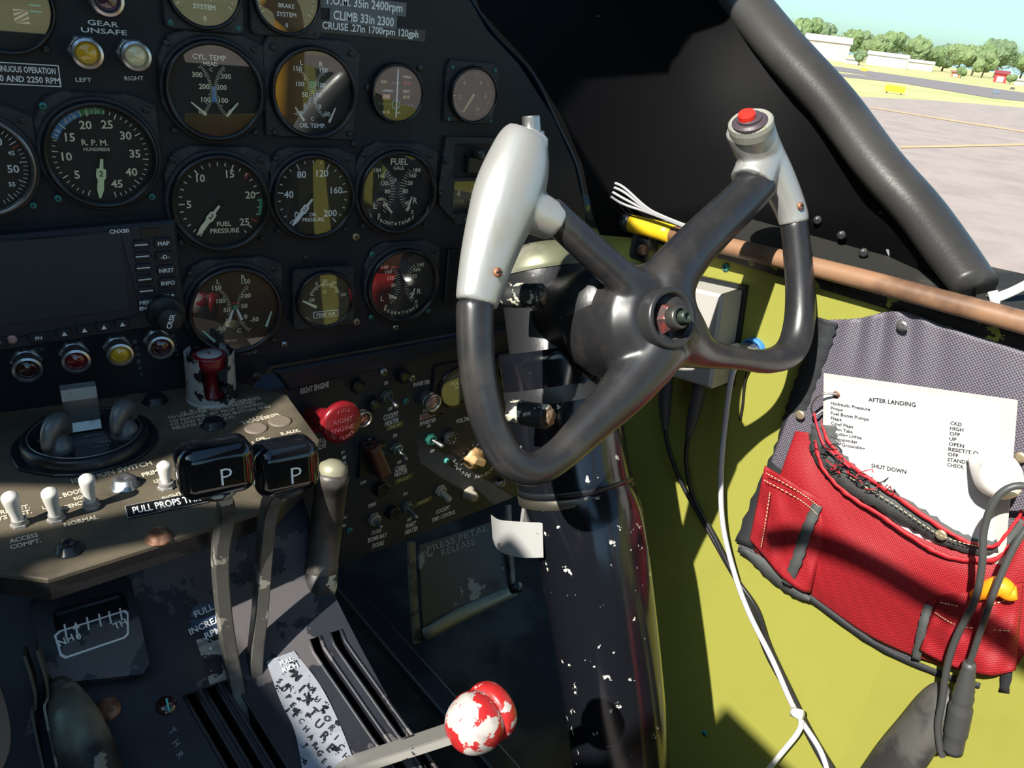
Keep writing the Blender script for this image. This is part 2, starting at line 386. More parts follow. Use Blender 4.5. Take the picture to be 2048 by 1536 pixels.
def d_oilt(b, R):
    dual(b, R, -.03, -.02, 52, WHITE, 26, .72)
    b.prism([(-.1 * R, .28 * R), (.07 * R, .28 * R), (.03 * R, .1 * R), (-.07 * R, .1 * R)], .0003, .0007, mat('mark_green3', (.05, .40, .22), .6)); b.prism([(-.05 * R, .08 * R), (.01 * R, .08 * R), (.01 * R, -.02 * R), (-.05 * R, -.02 * R)], .0003, .0007, mat('mark_yellow', (.7, .5, .05), .6))
    for t, x, y, h in [('L', -.3, .7, .1), ('R', .2, .7, .1), ('150', -.4, .56, .1), ('150', .27, .56, .1), ('100', -.34, .2, .1), ('100', .22, .2, .1), ('50', -.22, -.05, .1), ('50', .14, -.05, .1), ('0', -.22, -.32, .1), ('0', .17, -.32, .1), ('-50', .34, -.5, .1), ('-50', -.4, -.5, .1), ('C', -.03, -.63, .08), ('OIL TEMP.', -.02, -.8, .1)]: b.text(t, h * 1.14 * R, x * R, y * R, WHITE, .0008)
def d_loran(b, R):
    for t, x, y, h, m in [('ZERO', -.05, .38, .08, GREY), ('WRN', .42, .62, .09, WHITE), ('LORAN', -.38, .08, .08, WHITE), ('WPT', .42, .08, .09, WHITE), ('NAV', .1, -.72, .07, WHITE)]: b.text(t, h * 1.14 * R, x * R, y * R, m, .0008)
    b.prism(rrect(.32 * R, .2 * R, .02 * R, 2, -.42 * R, -.15 * R), .0003, .0007, mat('flag_orange', (.75, .25, .12), .6)); b.text('OFF', .11 * R, -.42 * R, -.15 * R, WHITE, .0010)
    for x, y, m in [(.35, .4, RED), (.52, .4, RED), (.36, -.12, GOLD), (.52, -.12, GOLD), (-.6, .4, GOLD), (-.5, .4, GOLD), (-.5, -.72, GOLD), (-.32, -.72, GOLD)]: b.prism(circ(.07 * R, 12, x * R, y * R), .0003, .0008, m)
    for k in range(4):
        for s in (-1, 1): b.prism(circ(.018 * R, 8, (s * (.28 + k * .14)) * R, -.42 * R), .0003, .0008, WHITE)
    for i in range(24): tick(b, R, i * 15, .14, .18, .05, mat('mark_lblue', (.25, .5, .7), .5), .0008, (0, -.42))
def d_small(b, R):
    radial(b, R, [('2', -100), ('4', -45), ('6', 35), ('8', 92), ('10', 152)], -145, 160, 36, 6, GOLD, .9, .07, .14, .03, .62, .16)
def d_fp(b, R):
    radial(b, R, [('5', -92), ('10', -36), ('15', 20), ('20', 76), ('25', 132)], -147, 143, 26, 5, CREAM, .92, .08, .13, .03, .70, .17)
    b.text('FUEL', .11 * R, .05 * R, -.50 * R, CREAM, .0008); b.text('PRESSURE', .11 * R, .06 * R, -.66 * R, CREAM, .0008)
    tick(b, R, 45, .78, .94, .04, RED, .001); tick(b, R, 120, .78, .94, .04, RED, .001); band(b, R, 85, 110, .88, .95, GREEN, .001)
def d_op(b, R):
    radial(b, R, [('0', -136), ('40', -84), ('80', -28), ('120', 22), ('160', 76), ('200', 134)], -138, 138, 20, 4, WHITE, .95, .08, .15, .03, .66, .18)
    b.text('OIL', .1 * R, 0, -.48 * R, WHITE, .0008); b.text('PRESSURE', .1 * R, 0, -.62 * R, WHITE, .0008)
def d_fuel(b, R, title='FUEL', low='FRONT TANKS', top='184'):
    dual(b, R, 0, .02, 46, CREAM, 16, .8, .06, .12)
    for t, x, y, h in [(title, .03, .80, .15), ('GALS.' if title != ' ' else ' ', .02, .64, .08), (top, -.58, .58, .1), (top, .55, .58, .1), ('160', -.46, .44, .1), ('160', .44, .44, .1), ('120', -.38, .24, .1), ('120', .34, .24, .1), ('80', -.28, .02, .1), ('80', .24, .02, .1),
                       ('40', -.34, -.34, .1), ('40', .32, -.30, .1), ('L', -.62, -.36, .14), ('R', .55, -.24, .14), ('0', -.5, -.62, .1), ('0', .48, -.56, .1)]: b.text(t, h * 1.14 * R, x * R, y * R, CREAM, .0008)
    for i, ch in enumerate(low): x, y = ang(180 + 36 - i * 72 / (len(low) - 1), .87); b.text(ch if ch != ' ' else '.', .1 * R if ch != ' ' else .01, x * R, y * R, CREAM, .0008, 0)
def d_rear(b, R): d_fuel(b, R, ' ', 'REAR TANKS', '140')
def d_carb(b, R):
    dual(b, R, -.03, 0, 48, CREAM, 26, .8, .05)
    b.prism([(-.05 * R, .0 * R), (.05 * R, .0 * R), (.04 * R, .12 * R), (-.04 * R, .12 * R)], .0003, .0009, GREEN)
    for s in (-1, 1): b.prism([(s * .03 * R, 0), (s * .07 * R, 0), (s * .18 * R, -.28 * R), (s * .12 * R, -.28 * R)], .0003, .0007, WHITE)
    b.prism([(-.08 * R, .15 * R), (.08 * R, .15 * R), (.08 * R, .18 * R), (-.08 * R, .18 * R)], .0003, .0009, RED)
    for t, x, y, h in [('L', -.36, .75, .1), ('R', .22, .82, .1), ('150', -.4, .60, .1), ('150', .28, .7, .1), ('100', -.32, .26, .1), ('100', .28, .34, .1), ('50', -.2, .02, .1), ('50', .22, .08, .1), ('0', -.2, -.26, .1), ('0', .24, -.2, .1), ('-50', -.36, -.45, .1), ('-50', .45, -.3, .1), ('C', .07, -.55, .09)]: b.text(t, h * 1.14 * R, x * R, y * R, CREAM, .0008)
def d_free(b, R):
    radial(b, R, [], -70, 70, 26, 6, CREAM, .62, .1, .16, .03)
    for t, x, y, h in [('-50', -.52, .0, .12), ('0', -.32, .62, .12), ('50', 0, .70, .12), ('100', .34, .60, .1), ('C', 0, .28, .12), ('150', .72, .1, .1)]: b.text(t, h * 1.14 * R, x * R, y * R, CREAM, .0008)
    b.prism(rrect(.98 * R, .26 * R, .02 * R, 2, .05 * R, -.62 * R), .0003, .0008, WHITE); b.prism(rrect(.92 * R, .21 * R, .02 * R, 2, .05 * R, -.62 * R), .0003, .0010, DIAL); b.text('FREE AIR', .14 * R, .05 * R, -.62 * R, WHITE, .0012)
def d_gear(b, R):
    for y0 in (.08, -.06):
        for s in (-1, 1): b.prism([(s * .56 * R, y0 * R), (s * .82 * R, y0 * R), (s * .82 * R, (y0 - .035) * R), (s * .56 * R, (y0 - .035) * R)], .0003, .0007, mat('mark_mint', (.10, .6, .42), .6))
    for s in (1,):
        cx, cy = .36, -.22
        b.prism([(cx * R - .16 * R, cy * R + .16 * R), (cx * R + .16 * R, cy * R + .16 * R), (cx * R + .16 * R, cy * R - .16 * R), (cx * R - .16 * R, cy * R - .16 * R)], .0003, .0007, CREAM)
        cl = lambda v: cy + max(-.16, min(.16, v))
        for k in (-.30, -.18, -.06, .06):
            b.add([((cx - .16) * R, cl(k) * R, .001), ((cx + .16) * R, cl(k + .2) * R, .001), ((cx + .16) * R, cl(k + .26) * R, .001), ((cx - .16) * R, cl(k + .06) * R, .001)], [(0, 1, 2, 3)], mat('mark_maroon', (.2, .02, .02), .6))
def d_hyd(t1):
    def f(b, R):
        radial(b, R, [], -120, 120, 24, 4, WHITE, .95, .08, .12, .02)
        b.prism(rrect(1.1 * R, .62 * R, .02 * R, 2, 0, -.36 * R), .0003, .0006, mat('tape_black', (.012, .012, .014), .5))
        b.text('HYD', .13 * R, 0, .1 * R, WHITE, .0008); b.text(t1, .13 * R, 0, -.22 * R, WHITE, .0008); b.text('SYSTEM', .14 * R, 0, -.48 * R, WHITE, .0008); b.text('0', .13 * R, 0, -.80 * R, WHITE, .0008)
    return f
def gauge(x, y, a, draw, label, needles, flange='sq', name='round_gauge', rim=None, cw=1.0, rr=1.16, scr=1, glass=True, lift=0):
    c = PAN.hit(x, y); R = (PAN.hit(x + a, y) - PAN.hit(x - a, y)).length / 2
    M = PAN.fr(x, y); M.translation = M.translation + PAN.n * lift
    g = thing(name, M, label, 'gauge')
    if flange != 'none':
        b = MB(); s = R * rr * cw
        if flange == 'sq':     # mounting flange with clipped shoulders
            o = [(-s * 1.02, s * .55), (-s * .8, s * .98), (-s * .5, s * 1.1), (s * .62, s * 1.1), (s * 1.04, s * .92), (s * 1.05, s * .2)] + arc(0, 0, s * 1.03, 5, -185, 24)
            b.prism(o, 0, .0035, CRINK, .0012)
            o2 = arc(0, 0, s * 1.0, 18, 162, 18) + [(-s * .9, s * .62), (-s * .6, s * 1.04), (s * .55, s * 1.04), (s * .95, s * .75)][::1]
            b.lathe([(s * 1.04, 0), (s * 1.04, .005), (s * 1.0, .006), (s * .93, .0062), (s * .90, .004)], CRINK, 48)
        elif flange == 'box': b.prism(rrect(s * 2.05, s * 2.05, s * .18), 0, .005, CRINK, .0012); 
        elif flange == 'tab':
            b.prism([(-s * 1.05, -s * .95), (s * .95, -s * 1.02), (s * 1.1, s * .1), (s * 1.1, s * .9), (s * .8, s * 1.12), (-s * .95, s * 1.12), (-s * 1.08, s * .8)], 0, .004, CRINK, .0012)
        b.build('case', g)
        scb = None
        for k in range(4):
            sx, sy = ((-1, -1), (1, -1), (-1, 1), (1, 1))[k]; dd = s * (.86 if flange != 'sq' or sy < 0 else .83)
            if flange == 'sq' and sy < 0: dd = s * .80
            so = screw_mb(R * .075, random.choice([SCREW, SCREW, SCREW, TEAL])).build('screw', g) if scb is None or k == 3 else scb.copy()
            if scb is None: scb = so
            elif k != 3: COL.objects.link(so)
            so.matrix_local = Matrix.Translation((sx * dd, sy * dd, .0034 if flange == 'sq' else .0045)) @ Matrix.Rotation(random.random() * 3, 4, 'Z'); so.parent = g
    b = MB(); rm = rim or RIMB; Z = .0036 if flange != 'none' else 0; ZT = Matrix.Translation((0, 0, Z))
    b.lathe([(R * 1.13, 0), (R * 1.13, .0045), (R * 1.09, .0068), (R * 1.04, .0068), (R * 1.0, .0052), (R * 1.0, .0008)], rm, 56); b.build('bezel', g, ZT)
    b = MB(); b.prism(circ(R * 1.01, 48), .0004, .0010, DIAL)
    dd = MB(); draw(dd, R)
    b.add([(v.x, v.y, v.z + .0010) for v in dd.v], [], DIAL)
    base = len(b.v) - len(dd.v)
    for f, m, s_ in zip(dd.f, dd.m, dd.s): b.f.append([base + i for i in f]); b.m.append(b.mi(dd.mats[m])); b.s.append(False)
    b.build('dial_face', g, ZT)
    for nd in needles: nd_ = needle_mb(R, *nd[:3], **nd[3] if len(nd) > 3 else {}); nd_.build('needle', g, Matrix.Translation((0, 0, .0006 + Z)))
    if glass:
        b = MB(); b.prism(circ(R * 1.0, 48), .0048, .0052, GLASS); b.build('glass', g, ZT)
    return g, R
thin = dict(fat=False, w=.06, tail=0)
gauge(5, 10, 95, d_gear, 'large gauge with green lines and a striped patch, cut by the top left corner', [], 'none')
gauge(-45, 327, 108, d_mp, 'round gauge with a bright rim reading 45 50 55, cut by the left edge', [], 'sq', rim=mat('bright_rim', (.22, .22, .23), .25, .8))
gauge(201, 307, 103, d_rpm, 'engine speed gauge with a blue and green arc and the letters R.P.M.', [(188, .92, LUME, dict(w=.075))])
gauge(425, 180, 88, d_cyl, 'cylinder head temperature gauge with a blue centre stripe', [(-50, .42, CREAM, dict(thin, c=(-.22, -.53))), (42, .42, CREAM, dict(thin, c=(.24, -.55)))])
gauge(622, 184, 76, d_oilt, 'oil temperature gauge, second dial of the upper row, right of the cylinder temperature dial', [(-35, .4, CREAM, dict(thin, c=(-.26, -.68))), (25, .4, CREAM, dict(thin, c=(.40, -.70)))], 'tab')
g, R = gauge(791, 186, 47, d_loran, 'small navigation indicator with a vertical bar and the word LORAN', [], 'none', name='navigation_indicator')
b = MB(); b.box((0, 0, .003), (R * .05, R * 1.8, .0005), WHITE); b.build('course_bar', g)
gauge(939, 188, 42, d_small, 'small dark dial with gold figures at the upper right of the panel', [(212, .8, GOLD, dict(fat=False, w=.12, tail=.05))], 'tab')
gauge(438, 402, 89, d_fp, 'fuel pressure gauge with figures 5 to 25 and a pale needle', [(218, .92, CREAM, dict(w=.065))])
gauge(622, 390, 73, d_op, 'oil pressure gauge with white figures 40 to 200', [(218, .95, WHITE, dict(w=.065))])
gauge(789, 381, 68, d_fuel, 'front tanks fuel gauge marked FUEL with twin scales', [(-40, .4, CREAM, dict(thin, c=(-.15, -.55))), (18, .4, CREAM, dict(thin, c=(.30, -.5)))])
gauge(467, 615, 84, d_carb, 'carburettor air gauge with twin scales just above the guarded red button', [(-40, .42, mat('needle_mint', (.5, .75, .6), .6), dict(thin, c=(-.52, -.76))), (20, .42, MATS['needle_mint'], dict(thin, c=(.72, -.5)))])
gauge(642, 590, 51, d_free, 'small square-cased temperature gauge marked FREE AIR', [(-60, .6, CREAM, dict(fat=False, w=.12, tail=0, c=(-.35, -.28)))], 'box', lift=.004)
gauge(800, 566, 62, d_rear, 'rear tanks fuel gauge, lowest round dial beside the control wheel', [(-60, .3, CREAM, dict(thin, c=(-.2, -.38))), (18, .32, CREAM, dict(thin, c=(.28, -.42)))])
gauge(403, -22, 68, d_hyd('MAIN'), 'hydraulic pressure gauge marked MAIN SYSTEM at the top edge', [], 'box')
gauge(568, -4, 60, d_hyd('BRAKE'), 'hydraulic pressure gauge marked BRAKE SYSTEM at the top edge', [], 'box')

# turn indicator with square window, partly behind the left wheel grip
M = PAN.fr(948, 352); g = thing('turn_indicator', M, 'black instrument with a windowed card and three knobs, partly behind the left wheel grip', 'gauge')
k = px(PAN, 948, 352) / math.cos(math.radians(20))
b = MB(); o = [(-70 * k, 72 * k), (60 * k, 72 * k), (72 * k, 60 * k), (72 * k, -50 * k), (45 * k, -88 * k), (-35 * k, -88 * k), (-74 * k, -50 * k), (-78 * k, -20 * k)]
b.plate(o, [rrect(108 * k, 62 * k, 6 * k, 3, 2 * k, 30 * k)[::-1], rrect(96 * k, 60 * k, 5 * k, 3, 2 * k, -38 * k)[::-1]], 0, .005, CRINK)
b.build('case', g)
b = MB(); b.box((0, 30 * k, .0008), (110 * k, 64 * k, .001), DIAL); b.box((-8 * k, 24 * k, .006), (38 * k, 30 * k, .008), SMOOTH, ch=.001); b.box((28 * k, 24 * k, .006), (24 * k, 30 * k, .008), SMOOTH, ch=.001); b.build('mechanism', g)
b = MB(); b.lathe([(.0045, .006), (.0045, .016), (.003, .018), (0, .018)], SCREW, 20, M=Matrix.Translation((-8 * k, 46 * k, 0))); b.build('knob', g)
b = MB(); b.tube([(-48 * k, -38 * k, .001), (48 * k, -38 * k, .001)], .010, DIAL, 20, asp=.35)
for i, t in enumerate(['4', '3', '3']): b.text(t, .006, (-36 + i * 30) * k, -30 * k, GOLD, .0048)
for i in range(14): b.box(((-42 + i * 6.4) * k, -44 * k, .0045), (.0004, .003, .0003), GOLD)
b.box((0, -38 * k, .0056), (.0006, .03, .0003), CREAM); b.build('compass_card', g)
b = MB(); b.box((2 * k, -38 * k, .0052), (98 * k, 62 * k, .0004), GLASS); b.build('glass', g)
for x, y in [(-66, 30), (-72, -30), (-40, -74), (30, -78), (62, 20), (-15, -80)]:
    screw_mb(.003).build('screw', g, Matrix.Translation((x * k, y * k, .005)) @ Matrix.Rotation(x, 4, 'Z'))

# ---- stickers and placards
def placard(pl, cx, cy, wpx, hpx, lines, m, tm, label, off=.0008, roll=0, name='placard', frame=None, hsc=.5):
    M = pl.fr(cx, cy, 0, roll); W = (pl.hit(cx + wpx / 2, cy) - pl.hit(cx - wpx / 2, cy)).length; H = px(pl, cx, cy, hpx)
    b = MB(); b.prism(rrect(W, H, .0006, 2), 0, off, m)
    if frame: b.prism(rrect(W, H, .0006, 2), off, off + .0001, frame); b.prism(rrect(W - .0012, H - .0012, .0004, 2), off, off + .0002, m)
    n = len(lines)
    for i, (t, fx) in enumerate(lines):
        b.text(t, H / n * hsc, fx * W, H * (.5 - (i + .5) / n) * (.86 if n > 1 else 1), tm, off + .0003, w=None if len(t) < 3 else min(W * .9, glyph(t, .012)[2] * H / n * hsc / .72))
    o = b.build(name, None, M); tag(o, label, 'placard'); return o
TAPE = mat('label_tape', (.10, .115, .14), .35); TAPE2 = mat('label_tape_dark', (.02, .025, .035), .35)
placard(PAN, 728, 10, 172, 26, [('T.O.M. 35in 2400rpm', 0)], TAPE, WHITE, 'topmost grey label strip of three, reading 2400rpm', hsc=.62)
placard(PAN, 727, 37, 134, 25, [('CLIMB 33in 2300', 0)], TAPE, WHITE, 'grey label strip reading CLIMB 33in 2300', hsc=.66, off=.0012, roll=-1)
placard(PAN, 747, 62, 212, 22, [('CRUISE .27in 1700rpm 120gph', -.02)], TAPE2, WHITE, 'lowest label strip reading CRUISE 27in 1700rpm 120gph', hsc=.6)
placard(PAN, 40, 148, 162, 42, [('CONTINUOUS OPERATION', -.0), ('2050 AND 2250 RPM', .04)], DIAL, WHITE, 'black engraved plate with white border about operation and 2250 RPM', frame=WHITE, roll=0, hsc=.55)
# ribbed black strip right of the rear tanks gauge
b = MB(); b.box((0, 0, .004), (.010, .052, .004), SMOOTH, ch=.001)
for i in range(34): b.box((.001, -.0245 + i * .00148, .0046), (.0065, .0007, .0008), WHITE)
tag(b.build('barcode_strip', None, PAN.fr(897, 550)), 'upright strip with fine black and white lines, partly behind the left wheel grip', 'label strip')

# ---- press-to-test lamps
def lamp(pl, x, y, rpx, lens, label, name='indicator_lamp', length=.020, hexed=True, group=None):
    r = px(pl, x, y, rpx); g = thing(name, pl.fr(x, y), label, 'indicator lamp', group)
    b = MB()
    if hexed: b.prism(circ(r * 1.12, 6), 0, .0045, NICKEL, .0008)
    b.lathe([(r * .93, 0), (r * .93, .006), (r * .85, .0065), (r * .85, .008), (r * .93, .0085), (r * .93, length * .7), (r, length * .72), (r, length), (r * .82, length + .0006), (r * .74, length - .001), (r * .72, length - .004)], NICKEL, 32, smooth=False); b.build('barrel', g)
    b = MB(); b.lathe([(r * .74, length - .005), (r * .74, length - .0015), (r * .5, length - .0002), (0, length + .0006)], lens, 28); b.build('lens', g)
    return g
lamp(PAN, 206, -4, 30, mat('lens_violet', (.06, .03, .05), .1, coat=1), 'dark lensed lamp above the words GEAR UNSAFE')
lamp(PAN, 168, 101, 28, LAMB, 'amber lensed lamp above the word LEFT')
lamp(PAN, 263, 106, 27, LCLR, 'pale yellow lensed lamp above the word RIGHT, under GEAR UNSAFE')
lamp(PAN, 52, 718, 26, mat('lens_dark', (.04, .012, .012), .1, coat=1), 'dark lensed lamp, leftmost of the row below the navigation unit')
lamp(PAN, 147, 702, 25, LRED, 'red lensed lamp, second from left below the navigation unit')
lamp(PAN, 233, 690, 24, LAMB, 'yellow lensed lamp, third from left below the navigation unit')
lamp(PAN, 313, 676, 24, mat('lens_dark2', (.05, .01, .015), .1, coat=1), 'dark red lamp, rightmost of the row below the navigation unit')
# test button near the wheel
b = MB(); b.lathe([(.006, 0), (.006, .004), (.004, .005), (.004, .010), (0, .0105)], STEEL, 20)
tag(b.build('push_button', None, PAN.fr(1030, 497)), 'small metal push button beside the word TEST', 'button')
b = MB(); b.lathe([(.006, 0), (.006, .004), (.004, .005), (.004, .012), (0, .0125)], STEEL, 20)
tag(b.build('push_button', None, PAN.fr(1022, 556)), 'small metal push button below the TEST button behind the wheel', 'button')

# ---- navigation unit
c = [PAN.hit(*p, .012) for p in ((-20, 474), (352, 443), (372, 646), (-20, 704))]
NAVM = PAN.mat((c[0] + c[2]) / 2); Ni = NAVM.inverted()
nav = thing('navigation_unit', NAVM, 'black navigation computer with a blank screen, white-marked push buttons and a round knob', 'navigation unit')
def nq(P, off=0): return [tuple((Ni @ PAN.hit(*p, .012 + off))[:2]) for p in P]
def nl(x, y, off=0): q = Ni @ PAN.hit(x, y, .012 + off); return q.x, q.y
NB = mat('nav_black', (.016, .020, .028), .42, bump=(500, .05)); NBL = mat('nav_blue', (.018, .026, .042), .4)
b = MB(); b.prism(nq([(-60, 478), (352, 441), (374, 646), (-60, 714)]), -.012, 0, NB, .002)
for a_, c_, t in [((225, 462), (250, 459), 'CNX80')]:
    x, y = nl(238, 461); b.text(t, .0028, x, y, WHITE, .0018, 2)
b.build('housing', nav)
b = MB(); b.plate(nq([(-60, 488), (262, 458), (282, 620), (270, 632), (-60, 690)]), [nq([(-50, 484), (240, 463), (257, 616), (-50, 652)])[::-1]], 0, .0015, NBL); b.build('screen_frame', nav)
b = MB(); b.prism(nq([(-50, 484), (240, 463), (257, 616), (-50, 652)]), -.0005, .0003, mat('screen_glass', (.002, .003, .003), .12, spec=.2)); b.build('screen', nav)
def btn(x, y, wpx, hpx, t=None, line=False, tri=False):
    W = px(PAN, x, y, wpx); H = px(PAN, x, y, hpx); X, Y = nl(x, y); b = MB()
    b.prism(rrect(W, H, H * .25, 3), 0, .0022, mat('nav_button', (.012, .013, .017), .5), .0006)
    if line: b.prism(rrect(W * .8, H * .14, H * .06, 2), .0021, .0025, WHITE)
    if tri: b.prism([(-H * .3, -H * .28), (H * .3, -H * .28), (0, H * .25)], .0021, .0025, WHITE)
    if t:
        for i, l in enumerate(t.split('\n')): b.text(l, H * (.42 if '\n' not in t else .3), 0, (0 if '\n' not in t else (.22 - i * .44) * H), WHITE, .0024)
    b.build('button', nav, Matrix.Translation((X, Y, 0)) @ Matrix.Rotation(.03, 4, 'Z'))
for i in range(5): btn(281 + i * 2.6, 488 + i * 23, 30, 15, line=True)
for x, y, t in [(326, 485, 'MAP'), (329, 512, '-D-'), (332, 539, 'NRST'), (335, 564, 'INFO'), (338, 590, 'CLR')]: btn(x, y, 34, 19, t)
btn(295, 608, 34, 26, 'MENU\nENTER')
for x, y in [(128, 665), (168, 658), (207, 652), (244, 646)]: btn(x, y, 27, 16, tri=True)
btn(77, 674, 36, 17, 'FN'); btn(-2, 684, 30, 20, 'P')
b = MB(); X, Y = nl(302, 464); b.box((X, Y, .001), (.013, .005, .0012), mat('photocell', (.05, .04, .03), .2)); b.build('light_sensor', nav)
X, Y = nl(330, 622)
b = MB(); b.lathe([(.0135, 0), (.0135, .006), (.012, .0075), (.0095, .0078), (.0090, .020), (.0078, .0215), (0, .0215)], mat('knob_black', (.014, .014, .016), .5), 36, wob=lambda a: 1 + .02 * math.cos(a * 18))
b.text('CRSR', .0035, 0, 0, WHITE, .0218, 70); b.build('knob', nav, Matrix.Translation((X, Y, 0)))
b = MB(); b.lathe([(.0032, 0), (.0028, .001), (0, .0012)], mat('led_lens', (.5, .3, .26), .2), 12); X, Y = nl(24, 679); b.build('indicator_light', nav, Matrix.Translation((X, Y, 0)))
# ================================================================== LOWER RIGHT SWITCH PANEL
b = MB()
SUBM = mat('switch_panel_paint', (.024, .028, .041), .5, spec=.3, dirt=((.045, .044, .046), 12, .45, .7), chip=((.2, .2, .2), 60, .79), bump=(400, .08))
b.prism(pts(SUB, [(500, 794), (573, 773), (851, 709), (1030, 668), (1200, 632), (1200, 925), (1062, 982), (690, 1128), (600, 1165), (520, 1180)]), -.03, 0, SUBM, .001, M=SUM)
SP = [('RIGHT ENGINE', (601, 783), (658, 768), 13), ('ON', (768, 767), (776, 765), 8), ('OFF', (776, 819), (785, 816), 8), ('COCKPIT', (767, 836), (797, 827), 12), ('HEATER', (770, 848), (798, 840), 12),
      ('INVERTER', (827, 770), (860, 763), 9), ('OFF', (846, 822), (856, 819), 8), ('INVERTER', (840, 848), (872, 839), 9), ('ON', (854, 853), (861, 851), 7), ('ON', (786, 872), (794, 870), 8),
      ('OFF', (794, 926), (803, 923), 8), ('CABIN', (790, 939), (812, 933), 12), ('HEATER', (789, 950), (815, 941), 12), ('OFF', (860, 903), (869, 901), 7), ('ON', (806, 989), (815, 986), 8), ('OPEN', (736, 1013), (752, 1007), 9),
      ('CLOSE', (743, 1066), (763, 1060), 9), ('BOMB BAY', (736, 1081), (774, 1069), 11), ('DOORS', (745, 1092), (768, 1085), 11), ('OFF', (814, 1041), (823, 1038), 8), ('WAIST', (811, 1053), (832, 1046), 11), ('HEATER', (810, 1065), (836, 1056), 11),
      ('COCKPIT', (872, 1025), (900, 1014), 10), ('TEMP. CONTROL', (863, 1041), (911, 1023), 10), ('VOLTMETER', (912, 843), (955, 833), 10), ('POWER FAILURE', (1018, 868), (1054, 854), 9), ('ON', (1035, 874), (1044, 871), 7),
      ('SHUT-OFF', (625, 886), (657, 878), 11), ('VALVE', (628, 898), (652, 890), 11), ('AND', (706, 850), (722, 846), 8), ('ON', (705, 862), (713, 860), 8), ('OFF', (720, 967), (733, 963), 7), ('VAC', (686, 1036), (694, 1034), 7), ('MAN', (684, 1052), (692, 1050), 7)]
for t, a, c, h in SP: b.ptext(SUB, t, a, c, mat('mark_worn_white', (.75, .76, .78), .6), h=h, bold=.03)
WW = MATS['mark_worn_white']
for i, ch in enumerate('FIRE'): b.ptext(SUB, ch, (683 + i * 2, 906 + i * 10), (690 + i * 2, 904 + i * 10), WW, h=8)
for i, ch in enumerate('EXT'): b.ptext(SUB, ch, (736 + i * 1.5, 882 + i * 9), (743 + i * 1.5, 880 + i * 9), WW, h=8)
for i, ch in enumerate('VOLTAGE SELECTOR'):
    if ch != ' ':
        a = math.radians(203 + i * 8.6); x = 951 + 46 * math.cos(a); y = 903 - 50 * math.sin(a); b.ptext(SUB, ch, (x - 3.0, y + 1.2), (x + 3.0, y - 1.2), WW, h=8)
sub = centred(b, 'switch_panel', 'lower right switch panel below the main instrument panel, left of the control column', 'switch panel')
# ledge between the two panels
b = MB(); LP = Plane((0, .588, 0), (1, 0, 0), (0, 0, 1)); b.prism(pts(LP, [(543, 738), (905, 672), (1200, 620), (1200, 640), (1030, 672), (851, 713), (573, 777), (560, 760)]), 0, .006, PANEL, .0025, M=LP.mat(LP.o))
ledge = centred(b, 'panel_ledge', 'black rolled ledge running between the main panel and the lower switch panel', 'panel ledge')
place_screws(SUB, sub, [(766, 744), (822, 756)], 9, NICKEL, label='bare metal screw')
place_screws(SUB, sub, [(811, 802), (762, 908), (893, 921), (698, 1061), (813, 820)][:4], 7, TEAL, label='teal screw')
place_screws(SUB, sub, [(885, 822), (1000, 960), (512, 752)], 8, SCREW)
def brk(x, y, r, label):
    r = px(SUB, x, y, r); b = MB(); b.lathe([(r * 1.15, 0), (r * 1.15, .001), (r, .0012), (r, .006), (r * .8, .0075), (r * .6, .0068), (0, .0068)], SMOOTH, 26, smooth=False)
    for k in range(6): b.lathe([(r * .09, .006), (r * .09, .0078), (0, .0079)], SCREW, 8, M=Matrix.Translation((r * .55 * math.cos(k * 1.047), r * .55 * math.sin(k * 1.047), 0)))
    tag(b.build('fuse_holder', None, SUB.fr(x, y)), label, 'fuse holder')
brk(712, 769, 15, 'round black fuse cap right of the words RIGHT ENGINE')
brk(803, 749, 15, 'round black fuse cap at the top of the switch panel left of INVERTER')
brk(745, 806, 15, 'round black fuse cap just left of the cockpit heater switch')
brk(897, 873, 16, 'round black fuse cap right of the green inverter switch')
brk(760, 975, 16, 'round black fuse cap below the guarded fire switch')
brk(783, 1022, 14, 'round black fuse cap between the bomb bay and waist heater switches')
brk(998, 963, 10, 'small dark cap on the right end of the switch panel')
def toggle(pl, x, y, r, label, tx=.15, ty=-.35, mt=None, base=None, L=.017, bat=.0021, top=None, name='toggle_switch', group=None, scale=1):
    r = px(pl, x, y, r); g = thing(name, pl.fr(x, y), label, 'switch', group)
    b = MB(); b.prism(circ(r, 6), 0, .002, base or STEEL, .0004); b.lathe([(r * .82, .002), (r * .82, .0045), (r * .62, .005), (r * .62, .003)], base or STEEL, 24, smooth=False); b.build('collar', g)
    b = MB(); d = V((tx, ty, 1)).normalized()
    b.tube([(0, 0, .001), d * L * .4, d * L * .85, d * L, d * (L + bat * .5)], [bat * .75, bat * .8, bat * 1.1, bat * 1.0, bat * .3], mt or STEEL, 14, 3); b.build('lever', g)
    return g
GRTG = mat('toggle_green_grey', (.13, .19, .17), .45, .5)
toggle(SUB, 772, 790, 14, 'cockpit heater toggle switch above the words COCKPIT HEATER', base=GRTG)
toggle(SUB, 860, 877, 13, 'green collared inverter toggle switch below the amber tape', base=mat('collar_green', (.05, .28, .22), .45, .3), tx=.3, ty=-.15)
toggle(SUB, 792, 896, 14, 'cabin heater toggle switch above the words CABIN HEATER', base=GRTG)
toggle(SUB, 813, 1013, 14, 'waist heater toggle switch above the words WAIST HEATER', base=GRTG)
toggle(SUB, 747, 1037, 15, 'bomb bay doors toggle switch between OPEN and CLOSE', base=SILV, L=.013)
IV = mat('ivory_bakelite', (.42, .40, .32), .5)
toggle(SUB, 880, 980, 13, 'short pale toggle in a white ring for cockpit temperature', base=IV, mt=IV, L=.016, bat=.0035)
b = MB(); r = px(SUB, 880, 980, 24)
